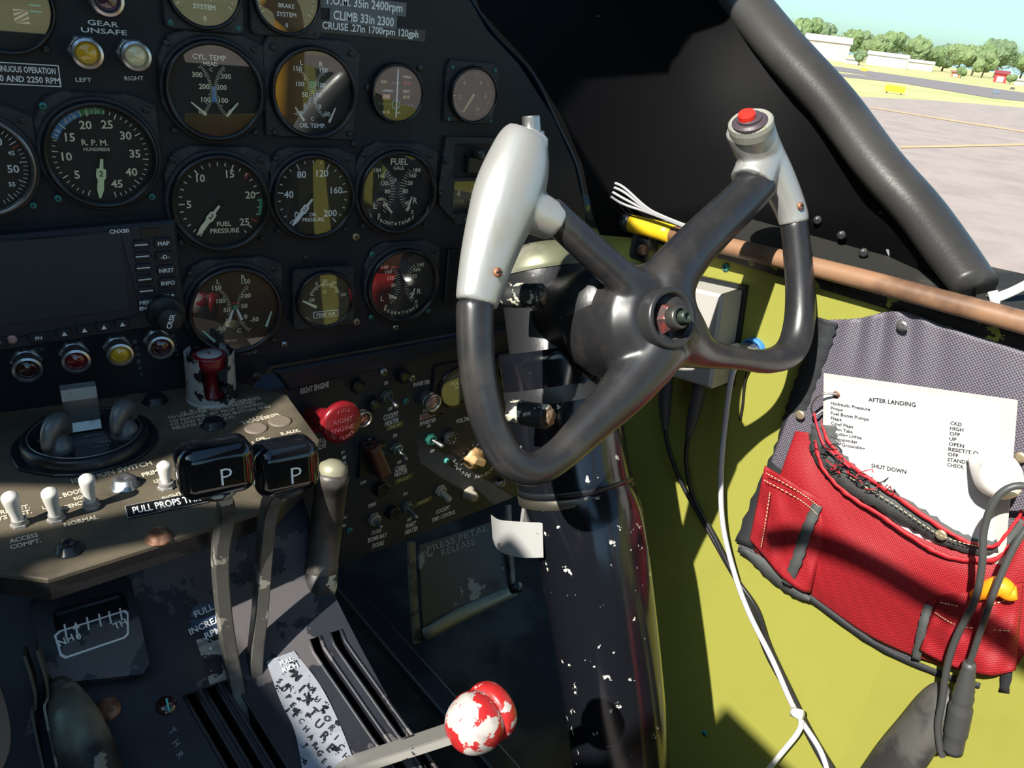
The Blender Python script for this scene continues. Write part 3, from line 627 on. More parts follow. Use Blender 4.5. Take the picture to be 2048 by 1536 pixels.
b.lathe([(r, .0002), (r, .0006), (r * .94, .0006), (r * .94, .0002)], WW, 40, smooth=False, caps=False); o = child(b, 'switch_ring', sub); o.parent = sub; o.matrix_local = sub.matrix_world.inverted() @ SUB.fr(880, 980)
for v in o.data.vertices: pass
b = MB(); r = px(SUB, 937, 986, 14)
b.lathe([(r * 1.1, 0), (r, .004), (r * .7, .005), (r * .75, .011), (r * .5, .013), (0, .0125)], mat('dusty_knob', (.30, .27, .22), .6, bump=(300, .4)), 22, wob=lambda a: 1 + .06 * math.cos(a * 5))
tag(b.build('push_button', None, SUB.fr(937, 986)), 'dusty pale push button right of the cockpit temperature toggle', 'button')
g = thing('selector_knob', SUB.fr(944, 914), 'tan voltage selector knob above the words VOLTAGE SELECTOR', 'knob'); r = px(SUB, 944, 914, 22)
TAN = mat('tan_knob', (.45, .30, .14), .5, dirt=((.3, .18, .08), 90, .45, .7))
b = MB(); b.lathe([(r, 0), (r, .006), (r * .8, .008), (0, .008)], TAN, 30, wob=lambda a: 1 + .05 * math.cos(a * 9)); b.build('dial_skirt', g)
b = MB(); b.prism(rrect(r * 1.7, r * .8, r * .3, 4), .007, .015, TAN, .002, M=Matrix.Rotation(-.5, 4, 'Z')); b.build('pointer', g)
b = MB()
for k in range(7): tick(b, r, -110 + k * 26, 1.15, 1.4, .06, WW, .0006)
b.build('scale_marks', g)
lamp(SUB, 853, 797, 19, LPINK, 'pinkish inverter lamp right of the cockpit heater switch', length=.012, hexed=False)
lamp(SUB, 715, 829, 18, mat('lens_rose', (.22, .06, .06), .15, coat=1), 'small dark rose lamp tucked right of the red engine handle', length=.012, hexed=False)
for x, y, w_, h_, t, l in [(789, 851, 33, 12, 'INOP', 'olive tape reading INOP below the words COCKPIT HEATER'), (806, 957, 33, 12, 'INOP', 'olive tape reading INOP below the words CABIN HEATER'), (846, 1002, 30, 11, 'INOP', 'olive tape reading INOP left of the cockpit temperature toggle')]:
    placard(SUB, x, y, w_, h_, [(t, 0)], mat('tape_olive', (.12, .11, .04), .5), mat('mark_olive', (.55, .52, .3), .5), l, hsc=.7, roll=4, name='tape_label')
placard(SUB, 855, 830, 31, 13, [('INOP', 0)], mat('tape_pink', (.35, .24, .22), .5), mat('mark_maroon2', (.25, .08, .08), .5), 'pinkish tape below the inverter lamp', hsc=.7, roll=4, name='tape_label')
# red fire handle
g = thing('engine_fire_handle', SUB.fr(617, 830), 'round red pull handle reading RIGHT ENGINE PULL TO CLOSE', 'pull handle')
ax = SUB.n; Gi = SUB.fr(617, 830).inverted(); tip = Gi @ (SUB.hit(617, 830) + SUB.n * .045)
q = Gi @ atY(680, 843, (SUB.hit(617, 830) + SUB.n * .055).y); k = px(SUB, 617, 830) * .94
b = MB(); b.lathe([(22 * k, 0), (22 * k, .004), (17 * k, .006), (17 * k, .001)], SCREW, 28); b.build('socket', g)
b = MB(); b.tube([(0, 0, .002), q * .5, q * .97], [.0085, .009, .0095], REDP, 22, 3)
b.tube([(0, 0, .010), (0, 0, .016)], [.011, .011], REDP, 20, 2); b.build('shaft', g)
b = MB(); HT = Matrix.Translation(q)
b.lathe([(.012, -.004), (.0185, -.002), (.0192, .002), (.018, .0045), (.0165, .005), (0, .005)], REDP, 44, M=HT)
EM = mat('engraved_pink', (.55, .16, .20), .5)
b.text('RIGHT', .0046, 0, .0035, EM, .0052, 3, M=HT, bold=.0); b.text('ENGINE', .0044, 0, -.0045, EM, .0052, 3, M=HT, bold=.0)
for i, ch in enumerate('PULL'): x, y = ang(-22 + i * 15, .013); b.text(ch, .003, x, y, EM, .0052, 22 - i * 15, M=HT)
for i, ch in enumerate('TO CLOSE'):
    x, y = ang(180 + 46 - i * 13, .0135)
    if ch != ' ': b.text(ch, .0032, x, y, EM, .0052, -44 + i * 13, M=HT)
b.build('grip_disc', g)
# red guarded fire switch
g = thing('guarded_switch', SUB.fr(738, 915), 'red-brown hinged guard over the fire extinguisher switch', 'switch'); k = px(SUB, 738, 915)
b = MB(); b.prism([(-26 * k, -38 * k), (14 * k, -38 * k), (10 * k, 42 * k), (-26 * k, 42 * k)], 0, .004, SMOOTH, .001); b.build('base', g)
b = MB(); RB = mat('guard_red', (.12, .035, .028), .45); Tm = Matrix.Translation((2 * k, 0, 0)) @ Matrix.Rotation(math.radians(24), 4, 'Z') @ Matrix.Diagonal((1.15, 1.15, 1, 1))
b.prism([(-8 * k, -34 * k), (16 * k, -34 * k), (14 * k, 36 * k), (-6 * k, 36 * k)], .004, .018, RB, .002, M=Tm); b.tube([(-16 * k, 34 * k, .008), (20 * k, 34 * k, .008)], .004, SMOOTH, 12, 2); b.build('guard', g)
b = MB(); b.prism(rrect(30 * k, 46 * k, 4 * k), 0, .012, RB, .002); tag(b.build('guarded_switch', None, SUB.fr(1044, 905)), 'red-brown switch guard under POWER FAILURE, mostly behind the wheel rim', 'switch')
# voltmeter
c0 = SUB.hit(910, 772); g = thing('voltmeter', SUB.fr(908, 770), 'voltmeter with a pale dial, half hidden behind the left wheel rim', 'gauge'); R = px(SUB, 908, 770, 40)
b = MB(); b.prism(rrect(R * 2.9, R * 2.7, R * .2), 0, .004, CRINK, .001); b.build('case', g)
b = MB(); b.lathe([(R * 1.12, 0), (R * 1.12, .007), (R, .007), (R, .003)], RIMB, 44); b.build('bezel', g)
b = MB(); b.prism(circ(R, 40), .0035, .0042, mat('volt_face', (.10, .10, .095), .6))
for i in range(21): tick(b, R, -60 + i * 6, .6, .72 if i % 5 else .8, .02, WW, .0045)
b.text('VOLTS', R * .2, 0, R * .2, WW, .0046); b.text('DC', R * .15, 0, -R * .05, WW, .0046); b.build('dial_face', g)
needle_mb(R, -50, .7, WW, fat=False, w=.04, tail=.1).build('needle', g, Matrix.Translation((0, 0, .003)))
b = MB(); b.prism(circ(R, 40), .0066, .007, GLASS); b.build('glass', g)
g = thing('ammeter', SUB.fr(1010, 735), 'small glossy round instrument between the wheel rim and the column', 'gauge'); R = px(SUB, 1010, 735, 20)
b = MB(); b.prism(rrect(R * 3.2, R * 3.6, R * .3), 0, .004, CRINK, .001); b.build('case', g)
b = MB(); b.lathe([(R * 1.12, 0), (R * 1.12, .006), (R, .006), (R, .003)], RIMB, 32); b.prism(circ(R, 30), .0035, .004, DIAL); b.build('bezel', g)
b = MB(); b.prism(circ(R, 30), .0052, .0056, GLASS); b.build('glass', g)

# ================================================================== PEDESTAL
b = MB()
top = [(-120, 850), (0, 822), (220, 794), (470, 762), (575, 790), (640, 880), (625, 935), (555, 1012), (95, 1158), (0, 1146), (-160, 1120)]
b.prism(pts(PED, top), -.003, 0, PEDT, .0008, M=PEM)
ET = [('IGNITION SWITCH', (143, 963), (303, 925), 14, mat('mark_etched', (.62, .55, .42), .6)), ('FUEL BOOST', (90, 1000), (173, 978), 13, None), ('LEFT', (85, 1016), (112, 1009), 10, None), ('RIGHT', (148, 998), (176, 990), 10, None), ('EMERGENCY', (95, 1024), (172, 1003), 11, None),
      ('NORMAL', (128, 1050), (196, 1033), 12, None), ('PRIMER', (284, 950), (335, 937), 12, None), ('LEFT', (308, 963), (330, 958), 10, None), ('RIGHT', (326, 998), (364, 987), 12, None), ('FIRE DET.', (-12, 1028), (60, 1012), 12, None), ('SYS TEST.', (-14, 1040), (64, 1022), 12, None),
      ('ACCESS', (18, 1083), (76, 1069), 12, None), ('COMPT.', (20, 1095), (82, 1080), 12, None), ('TO UNFEATHER  PUSH MOMENTARY', (335, 836), (512, 803), 9, None), ('TO FEATHER  SET PROP CONTROL', (338, 844), (530, 806), 9, None), ('TO LOW R.P.M.  PUSH BUTTON AND', (340, 851), (540, 812), 9, None), ('RELEASE AT 800 R.P.M.', (345, 857), (470, 833), 9, None),
      ('V. P. PROP FEATHERING', (362, 827), (520, 795), 11, None), ('PRESS FOR TEST', (258, 784), (338, 766), 7, GOLD), ('PUSH BUTTON FIRST', (258, 789), (350, 770), 7, GOLD), ('AUX.', (495, 840), (530, 832), 9, None), ('TRANSFER', (482, 847), (560, 828), 10, None), ('OFF', (512, 880), (530, 876), 9, None), ('L.AUX.', (505, 886), (545, 877), 9, None), ('R.AUX.', (562, 868), (600, 860), 9, None), ('OFF', (540, 834), (556, 830), 9, None)]
for t, a, c, h, m in ET: b.ptext(PED, t, a, c, m or MATS['mark_etched'], h=h * 1.25, off=.0003, bold=.03)
ped = centred(b, 'pedestal_top_plate', 'worn etched top plate of the centre pedestal with the ignition switch', 'control panel')
b = MB(); b.prism(pts(PED, [(-160, 1118), (0, 1143), (95, 1154), (553, 1009), (622, 935), (635, 882), (572, 795), (470, 768), (220, 796), (-120, 850)]), -.016, -.0031, SMOOTH, .001, M=PEM)
# (the box under the plate)
pbox = centred(b, 'pedestal_box', 'black box edge below the etched pedestal plate', 'pedestal')
placard(PED, 335, 1010, 160, 44, [('PULL PROPS THRU', .03)], mat('plate_black', (.008, .008, .009), .3), WHITE, 'black plate reading PULL PROPS THRU, on the front of the pedestal top', roll=-1, frame=GREY, hsc=.55)
# ignition switch
g = thing('ignition_switch', PED.fr(174, 886), 'round black ignition switch with two grey knobs and an upright metal tab', 'switch'); R = .036 * 1.2 / 1.0
R = (PED.hit(303, 870) - PED.hit(44, 905)).length / 2
b = MB(); b.prism([(R * 1.15 * math.cos(a / 24 * 6.283) * (1 + .06 * (a % 6 == 2)), R * 1.1 * math.sin(a / 24 * 6.283)) for a in range(24)], 0, .002, SMOOTH, .0008)
b.lathe([(R * 1.0, .002), (R * .99, .007), (R * .93, .009), (R * .86, .009), (R * .84, .005), (0, .005)], SMOOTH, 48)
b.lathe([(R * .885, .0091), (R * .875, .0096), (R * .86, .0091)], STEEL, 48, caps=False)
for t, x, y, h in [('OFF', -.62, .1, .09), ('L', -.55, -.2, .09), ('BOTH', .1, .0, .07), ('TYPE', .25, -.30, .07), ('R', .65, .25, .09), ('NO. 3', .2, -.42, .06)]: b.text(t, h * R, x * R, y * R, GREY, .0053)
b.build('housing', g)
b = MB(); L = R * .42
b.prism([(-.2 * R, 0), (.2 * R, 0), (.2 * R, .0014), (-.2 * R, .0014)], 0, .001, STEEL)
zz = [(0, 0, .006), (0, .06 * R, .012), (0, .02 * R, .030), (0, .06 * R, .038), (0, .16 * R, .040), (0, .22 * R, .036)]
vs = []
for p in zz:
    for sx in (-.27, .27): vs.append((sx * R, p[1] + .18 * R, p[2]))
vs2 = [(v[0], v[1] + .0015, v[2] - .0008) for v in vs]; n = len(zz)
fs = [(2 * i, 2 * i + 1, 2 * i + 3, 2 * i + 2) for i in range(n - 1)] + [(2 * n + 2 * i + 2, 2 * n + 2 * i + 3, 2 * n + 2 * i + 1, 2 * n + 2 * i) for i in range(n - 1)]
fs += [(2 * i, 2 * i + 2, 2 * n + 2 * i + 2, 2 * n + 2 * i) for i in range(n - 1)] + [(2 * n + 2 * i + 1, 2 * n + 2 * i + 3, 2 * i + 3, 2 * i + 1) for i in range(n - 1)] + [(2 * n - 2, 2 * n - 1, 4 * n - 1, 4 * n - 2), (1, 0, 2 * n, 2 * n + 1)]
b = MB(); b.add(vs + vs2, fs, STEEL); b.build('safety_tab', g)
KG = mat('knob_grey', (.16, .165, .17), .4, .5, bump=(200, .2))
for x, y, rz in [(120, 912, .9), (252, 880, .9)]:
    q = g.matrix_world.inverted() @ PED.hit(x, y); kb = MB()
    kb.lathe([(R * .24, .004), (R * .22, .010), (R * .12, .016), (0, .018)], KG, 24)
    kb.tube([(-R * .27, 0, .011), (-R * .16, 0, .020), (0, 0, .024), (R * .18, 0, .021), (R * .27, 0, .012)], [.003, .005, .006, .005, .003], KG, 14, 4, asp=1.3)
    kb.build('knob', g, Matrix.Translation((q.x, q.y, 0)) @ Matrix.Rotation(rz, 4, 'Z'))
CRM = mat('switch_cream', (.62, .60, .55), .45)
def bat(x, y, label, tx, ty, L=.023, ptr=None):
    g = toggle(PED, x, y, 17, label, tx, ty, CRM if ptr is None else ptr, mat('collar_grey', (.30, .29, .27), .5, .3), L=L, bat=.0041)
bat(40, 1050, 'white tipped toggle switch, leftmost of the fuel boost row', -.1, -.1)
bat(113, 1040, 'white tipped toggle switch, middle of the fuel boost row', -.05, -.15)
bat(183, 1014, 'white tipped toggle switch, rightmost of the fuel boost row', -.02, -.1)
bat(333, 975, 'short pale primer toggle switch left of the first propeller knob', .0, .1, .017)
def rivet(x, y, r, m, label, h=.004, wob=None, name='instrument_screw', sink=0):
    r = px(PED, x, y, r); b = MB(); b.lathe([(r * 1.2, 0), (r * 1.2, .0006), (r, .001), (r * .9, h), (r * .5, h * 1.1), (0, h * .8)], m, 26, wob=wob); o = b.build(name, None, PED.fr(x, y)); tag(o, label, 'fastener'); return o
rivet(250, 972, 22, STEEL, 'bare metal notched cap in the sunlight below the ignition switch', .006, lambda a: 1 + .07 * math.cos(a * 5), 'filler_cap')
rivet(310, 803, 20, SMOOTH, 'black round cap on the pedestal above the ignition switch', .005, lambda a: 1 + .04 * math.cos(a * 6), 'black_cap')
rivet(427, 851, 20, SMOOTH, 'black round cap below the prop feathering text', .005, lambda a: 1 + .04 * math.cos(a * 6), 'black_cap')
rivet(140, 1101, 22, SMOOTH, 'black recessed cap at the pedestal front edge', .005, lambda a: 1 + .04 * math.cos(a * 6), 'black_cap')
rivet(318, 1076, 22, RUST, 'rusty brown screw head on the pedestal front edge', .004)
rivet(512, 857, 19, mat('disc_tan', (.16, .13, .10), .6), 'flat tan disc above the right propeller knob, left one of two', .001, name='blanking_disc')
rivet(560, 843, 19, MATS['disc_tan'], 'flat tan disc above the right propeller knob, right one of two', .001, name='blanking_disc')
# feathering button in its slotted guard
g = thing('feathering_button', PED.fr(424, 795), 'red feathering push button inside a chipped silver guard', 'button'); R = px(PED, 424, 790, 46)
CHIPW = mat('chipped_white', (.42, .42, .41), .45, .2, chip=((.015, .015, .016), 70, .54))
b = MB(); vs = []; fs = []; n = 64; H = .040
def rimh(a):
    d = abs((a - 270 + 180) % 360 - 180); e = abs((a - 90 + 180) % 360 - 180)
    d = min(d, e)
    return H if d > 37 else (.009 + (H - .009) * max(0, (d - 31) / 6) ** .6 if d > 31 else .005 + .004 * (d / 31) ** 4)
rim = [rimh(360 * i / n) for i in range(n)]
for rr in (R, R * .94):
    for z in (0, 1):
        for i in range(n): a = 2 * math.pi * i / n; vs.append((rr * math.cos(a), rr * math.sin(a), rim[i] if z else 0))
for i in range(n):
    j = (i + 1) % n; fs += [(i, j, n + j, n + i), (2 * n + j, 2 * n + i, 3 * n + i, 3 * n + j), (n + i, n + j, 3 * n + j, 3 * n + i)]
b.add(vs, fs, CHIPW); b.lathe([(R * 1.05, 0), (R * 1.05, .002), (R, .002)], CHIPW, 40); b.build('guard', g)
b = MB(); b.lathe([(R * .5, .0), (R * .5, .004), (R * .3, .006), (R * .26, .020), (R * .5, .026), (R * .66, .028), (R * .7, .031), (R * .7, .0365), (R * .66, .038), (0, .038)], REDP, 36); b.build('button', g)
b = MB(); b.lathe([(R * .5, .0379), (R * .5, .0384), (0, .0384)], mat('disc_grey', (.4, .42, .44), .4), 30); b.text('7', .006, 0, 0, REDP, .0386, 20); b.build('cap_disc', g)

# lower pedestal body (flared, sloping hump with lever slots)
prof = [(.53, -.320), (.49, -.323), (.462, -.345), (.445, -.370), (.420, -.390), (.385, -.406), (.349, -.419), (.318, -.430), (.27, -.445), (.2, -.46)]
prof = [(p.x, p.y) for p in smooth_path([V((a, c, 0)) for a, c in prof], 4)]
def zprof(y):
    for (y0, z0), (y1, z1) in zip(prof, prof[1:]):
        if y1 <= y <= y0: return z0 + (z1 - z0) * (y0 - y) / (y0 - y1)
    return prof[-1][1]
def bodyhit(x, y, off=0):
    d = ray(x, y); lo = .2
    best = None
    for i in range(600):
        t = .30 + i * .001; p = d * t
        if p.y <= .53 and p.z <= zprof(max(p.y, .2)) + off: return p
    return d * .6
XR = lambda y: min(.162 + .12 * (.386 - y), .18)
SLX = [(.048, .055), (.060, .067), (.071, .078), (.131, .139), (.146, .154)]
YS = [.388, .388, .388, .403, .403]
sh = lambda y: .26 * (.386 - y) if y < .386 else 0
def slotted(x, y): return any(a <= x <= c and y < ys for (a, c), ys in zip(SLX, YS))
b = MB(); ny = len(prof)
cols = sorted([-.16, -.06, -.045, 0, .03] + [v for s_ in SLX for v in s_] + [.09, .11, .9])
vs = []; fs = []; nc = len(cols)
for i, (y, z) in enumerate(prof):
    for x in cols: vs.append((XR(y) if x == .9 else min(x + (sh(y) if x > .01 else 0), XR(y)), y, z))
for i in range(ny - 1):
    for j in range(nc - 1):
        xm = (cols[j] + cols[j + 1]) / 2
        if slotted(xm, prof[i][0]): continue
        fs.append((i * nc + j + 1, i * nc + j, (i + 1) * nc + j, (i + 1) * nc + j + 1))
b.add(vs, fs, PEDG, True)
for i in range(ny - 1):
    a, c = prof[i], prof[i + 1]; xa, xc = XR(a[0]), XR(c[0])
    b.add([(xa, a[0], a[1]), (xc, c[0], c[1]), (xc - .01, c[0], -.85), (xa - .01, a[0], -.85)], [(3, 2, 1, 0)], PEDG)
    b.add([(-.045, a[0], a[1]), (-.045, c[0], c[1]), (-.045, c[0], -.85), (-.045, a[0], -.85)], [(0, 1, 2, 3)], PEDG)
    for s_, ys in zip(SLX, YS):
        if a[0] < ys:
            for x in s_:
                b.add([(x + sh(a[0]), a[0], a[1]), (x + sh(c[0]), c[0], c[1]), (x + sh(c[0]), c[0], c[1] - .04), (x + sh(a[0]), a[0], a[1] - .04)], [(0, 1, 2, 3)], SMOOTH)
            b.add([(s_[0] + sh(a[0]), a[0], a[1] - .04), (s_[1] + sh(a[0]), a[0], a[1] - .04), (s_[1] + sh(c[0]), c[0], c[1] - .04), (s_[0] + sh(c[0]), c[0], c[1] - .04)], [(0, 1, 2, 3)], SMOOTH)
for s_, ys in zip(SLX, YS):
    for x in s_: b.tube([(x + sh(y), y, z) for y, z in prof if y < ys], .0013, PEDG, 6, raw=True)
b.add([(-.045, .2, -.46), (XR(.2), .2, -.46), (XR(.2) - .01, .2, -.85), (-.045, .2, -.85)], [(0, 1, 2, 3)], PEDG)
b.add([(-.045, .53, -.33), (XR(.53), .53, -.33), (XR(.53) - .01, .53, -.85), (-.045, .53, -.85)], [(3, 2, 1, 0)], PEDG)
def bframe(x, y, off=0, roll=0):
    p = bodyhit(x, y, off); e = .012; zz = lambda q: zprof(min(.53, q))
    t = V((0, 2 * e, zz(p.y + e) - zz(p.y - e))).normalized(); ax = V((1, 0, 0)); m = Matrix((ax, t, ax.cross(t))).transposed().to_4x4(); m.translation = p
    return m @ Matrix.Rotation(math.radians(roll), 4, 'Z')
def drape(b, rows, m, off=.0008, nsub=8):
    """strip of quads laid on the hump between left and right pixel edges"""
    L = smooth_path([V((*r[0], 0)) for r in rows], nsub); Rr = smooth_path([V((*r[1], 0)) for r in rows], nsub); vs = []
    for l, r in zip(L, Rr): vs += [bodyhit(l.x, l.y, off), bodyhit(r.x, r.y, off)]
    b.add(vs, [(2 * i, 2 * i + 1, 2 * i + 3, 2 * i + 2)[::-1] for i in range(len(L) - 1)], m)
def btext(b, t, x, y, h, m, roll=0, off=.0012, w=None):
    f = bframe(x, y, off, roll); hh = h * depth(f.translation) / FPX; b.text(t, hh, 0, 0, m, 0, 0, w=None if w is None else w * depth(f.translation) / FPX, M=f)
for i, ch in enumerate('THR'): btext(b, ch, 345 + i * 8, 1462 + i * 24, 13, GREY, -65)
body = centred(b, 'lever_quadrant', 'worn black quadrant housing of the centre pedestal with five lever slots', 'pedestal')
# mixture scale plate between the slots
b = MB(); MIXM = mat('plate_worn_silver', (.36, .38, .42), .42, .3, chip=((.012, .013, .018), 130, .57))
drape(b, [((532, 1322), (588, 1302)), ((560, 1400), (640, 1370)), ((590, 1465), (680, 1450)), ((608, 1560), (722, 1560))], MIXM, .0014)
MK = mat('mark_black', (.012, .013, .016), .5)
for t, x, y, h in [('FULL', 573, 1322, 9), ('RICH', 580, 1335, 10)]: btext(b, t, x, y, h, WHITE, 5, .0022)
for i, ch in enumerate('MIXTURE'): btext(b, ch, 592 + i * 11.5, 1352 + i * 24, 17, MK, -62, .0022)
for i, ch in enumerate('AUTORICH'): btext(b, ch, 625 + i * 9.5, 1380 + i * 19, 12, MK, -62, .0022)
for i, ch in enumerate('SUPERCHARGER'): btext(b, ch, 558 + i * 9, 1362 + i * 16, 11, MK, -62, .0022)
centred(b, 'mixture_scale_plate', 'worn silver plate lettered MIXTURE between the lever slots', 'placard')
# increase rpm sticker and small worn plate
b = MB()
for rows in ([((388, 1212), (440, 1200)), ((380, 1234), (440, 1222))], [((380, 1240), (450, 1226)), ((384, 1262), (452, 1248))], [((410, 1258), (450, 1250)), ((410, 1274), (450, 1268))]): drape(b, rows, mat('label_blue', (.045, .075, .15), .35), .0010, 1)
for t, x, y in [('FULL', 408, 1221), ('INCREASE', 418, 1246), ('RPM', 426, 1265)]: btext(b, t, x, y, 13, WHITE, 10, .0018, {'INCREASE': 78}.get(t))
centred(b, 'tape_label', 'blue-black label tape reading FULL INCREASE RPM behind the left lever', 'placard')
b = MB(); drape(b, [((392, 1280), (440, 1266)), ((405, 1320), (448, 1310)), ((420, 1370), (455, 1358))], mat('plate_chipped', (.32, .31, .28), .5, .3, chip=((.014, .014, .018), 50, .52)), .001, 4); btext(b, '4', 421, 1297, 9, WHITE, 0, .0022)
centred(b, 'detent_plate', 'small chipped plate at the foot of the left propeller lever', 'plate')
# rudder trim scale: raised housing with a window
b = MB(); P = [bodyhit(*p, .020) for p in ((62, 1208), (240, 1152), (300, 1330), (90, 1345))]
TF = bframe(155, 1250, .018); Ti = TF.inverted()
def tq(L): return [tuple((Ti @ bodyhit(*p, .018))[:2]) for p in L]
b.plate(tq([(60, 1215), (78, 1194), (235, 1152), (262, 1160), (300, 1325), (285, 1345), (110, 1365), (92, 1340)][::-1]), [tq([(104, 1226), (112, 1217), (236, 1182), (250, 1188), (258, 1218), (112, 1262)])], -.024, .0, PEDG, M=TF)
trim = centred(b, 'trim_housing', 'raised black rudder trim housing with a dark window at the left of the pedestal', 'trim indicator')
b = MB(); b.prism(tq([(104, 1226), (250, 1184), (262, 1224), (112, 1266)]), -.012, -.011, mat('window_black', (.003, .003, .003), .4), M=TF); child(b, 'window_floor', trim)
b = MB(); o = tq([(118, 1262), (250, 1220), (257, 1226), (258, 1268), (250, 1276), (130, 1317), (120, 1312), (108, 1272)][::-1]); b.prism(o, .0, .0006, WHITE, M=TF)
cx = sum(p[0] for p in o) / 8; cy = sum(p[1] for p in o) / 8; b.prism([((p[0] - cx) * .94 + cx, (p[1] - cy) * .87 + cy) for p in o], .0004, .0009, PEDG, M=TF)
def tt(x, y): q = Ti @ bodyhit(x, y, .018); return q.x, q.y
for x, y in [(131, 1262), (176, 1248), (200, 1241), (220, 1236), (242, 1230)]: X, Y = tt(x, y); b.prism([(X - .0005, Y - .004), (X + .0005, Y - .004), (X + .0005, Y + .004), (X - .0005, Y + .004)], .0008, .0012, WHITE, M=TF)
X, Y = tt(153, 1258); b.prism([(X - .0006, Y - .006), (X + .0006, Y - .006), (X + .0006, Y), (X + .002, Y), (X, Y + .004), (X - .002, Y), (X - .0006, Y)], .0008, .0012, WHITE, M=TF)
for t, x, y, h in [('NH', 132, 1282, .0042), ('0', 157, 1274, .004), ('TH', 240, 1249, .0042)]: X, Y = tt(x, y); b.text(t, h, X, Y, WHITE, .0012, 12, M=TF)
child(b, 'trim_scale', trim)
b = MB(); b.lathe([(.007, 0), (.007, .003), (.004, .004), (0, .004)], RUST, 22); tag(b.build('instrument_screw', None, bframe(216, 1420, .0002)), 'rusty recessed screw on the lower left pedestal body', 'fastener')
b = MB(); b.lathe([(.006, 0), (.006, .001), (0, .001)], MATS['lens_dark'], 22); b.box((.001, 0, .0014), (.0012, .008, .0006), mat('mint_mark', (.1, .55, .5), .5)); tag(b.build('index_disc', None, bframe(332, 1412, .0002)), 'small round disc with a mint green stroke left of the slots', 'mark disc')
# ================================================================== LEVERS
GUN = mat('lever_grey', (.13, .125, .115), .42, .5, chip=((.42, .40, .34), 45, .58), dirt=((.03, .03, .032), 18, .45, .6))
def flat_bar(b, P, w, t, m, nx=V((1, 0, 0))):
    """bar of rectangular section along P; w across (X), t thickness"""
    pts_ = smooth_path(P, 5); vs = []; fs = []
    for i, p in enumerate(pts_):
        d = (pts_[min(i + 1, len(pts_) - 1)] - pts_[max(i - 1, 0)]).normalized(); a = (nx - d * nx.dot(d)).normalized(); c = d.cross(a)
        e = .18
        for (u, v) in ((-1, -1 + e), (-1 + e, -1), (1 - e, -1), (1, -1 + e), (1, 1 - e), (1 - e, 1), (-1 + e, 1), (-1, 1 - e)): vs.append(p + a * w / 2 * u + c * t / 2 * v)
    n = 8; N = len(pts_)
    for i in range(N - 1):
        for k in range(n): j = (k + 1) % n; fs.append((i * n + k, i * n + j, (i + 1) * n + j, (i + 1) * n + k))
    fs += [tuple(range(n))[::-1], tuple((N - 1) * n + k for k in range(n))]
    b.add(vs, fs, m)
def rounded_block(b, w, h, d, r, m, M, n=7):
    """box with all edges rounded"""
    vs = []; fs = []; N = 4 * n
    rings = [(math.sin(a), math.cos(a)) for a in [math.pi / 2 * i / (n - 1) for i in range(n)]]
    lev = [(-d / 2 + r - r * s, 1 - c) for s, c in reversed(rings)] if 0 else []
    prof_ = [(-d / 2 + r * (1 - math.sin(a)), r * (1 - math.cos(a))) for a in [math.pi / 2 * (1 - i / (n - 1)) for i in range(n)]]
    prof_ += [(-z, e) for z, e in reversed(prof_)]
    k = 0
    for z, e in prof_:
        o = rrect(w - 2 * e, h - 2 * e, max(r - e, .0002), 6); k = len(o); vs += [(p[0], p[1], z) for p in o]
    for i in range(len(prof_) - 1):
        for q in range(k): j = (q + 1) % k; fs.append((i * k + q, i * k + j, (i + 1) * k + j, (i + 1) * k + q))
    fs += [tuple(range(k))[::-1], tuple((len(prof_) - 1) * k + q for q in range(k))]
    b.add(vs, fs, m, True, M)
def prop_lever(kx, ky, Y, wpx, hpx, stem, label):
    p = atY(kx, ky, Y); g = thing('propeller_lever', Matrix.Translation(stem[-1]), label, 'lever', 'propeller levers')
    W = depth(p) / FPX * wpx; H = depth(p) / FPX * hpx
    KM = Matrix.Translation(p) @ Matrix.Rotation(math.radians(82), 4, 'X')
    b = MB(); rounded_block(b, W, H, H * .8, H * .27, KNBLK, KM)
    b.text('P', H * .34, W * .08, -H * .06, WHITE, H * .4003, 0, M=KM, bold=-.01); kn = child(b, 'knob', g)
    b = MB(); flat_bar(b, [p - V((0, 0, H * .3))] + stem, .0085, .011, GUN); child(b, 'arm', g)
    b = MB(); b.tube([p - V((0, 0, H * .52)), p - V((0, 0, H * .40))], [.011, .012], GUN, 16, 2); child(b, 'collar', g)
prop_lever(430, 932, .375, 146, 112, [atY(452, 1010, .385), atY(440, 1110, .392), atY(447, 1220, .392), atY(462, 1320, .388), atY(482, 1425, .372), atY(486, 1470, .365)], 'left propeller lever with a black block knob marked P')
prop_lever(569, 930, .385, 128, 108, [atY(540, 1010, .395), atY(528, 1110, .400), atY(520, 1220, .398), atY(510, 1320, .390), atY(512, 1410, .378), atY(518, 1460, .370)], 'right propeller lever with a black block knob marked P')
# mixture lever with ball knob
q0, q1 = atd(722, 1525, .47), atd(925, 1458, .44)
g = thing('mixture_lever', Matrix.Translation(q0), 'flat grey mixture lever ending in a chipped red and white ball knob', 'lever')
b = MB(); d = (q1 - q0).normalized(); side = V((0, .75, -.66)); side = (side - d * side.dot(d)).normalized()
WORNB = mat('lever_silver', (.36, .35, .32), .4, .4, chip=((.03, .03, .035), 35, .58))
flat_bar(b, [q0 - d * .02, (q0 + q1) / 2, q1], .022, .005, WORNB, side); child(b, 'arm', g)
BALL = mat('ball_chipped', (.50, .47, .43), .35, chip=((.42, .02, .02), 42, .535), dirt=((.38, .33, .33), 90, .5, .7), coat=.2)
BALLR = mat('ball_red', (.42, .02, .02), .35, chip=((.5, .46, .44), 40, .58), coat=.2)
b = MB(); c = atd(950, 1445, .435); z = (atd(1010, 1398, .455) - atd(900, 1478, .425)).normalized()
qt = z.to_track_quat('Z', 'Y').to_matrix().to_4x4(); qt.translation = c
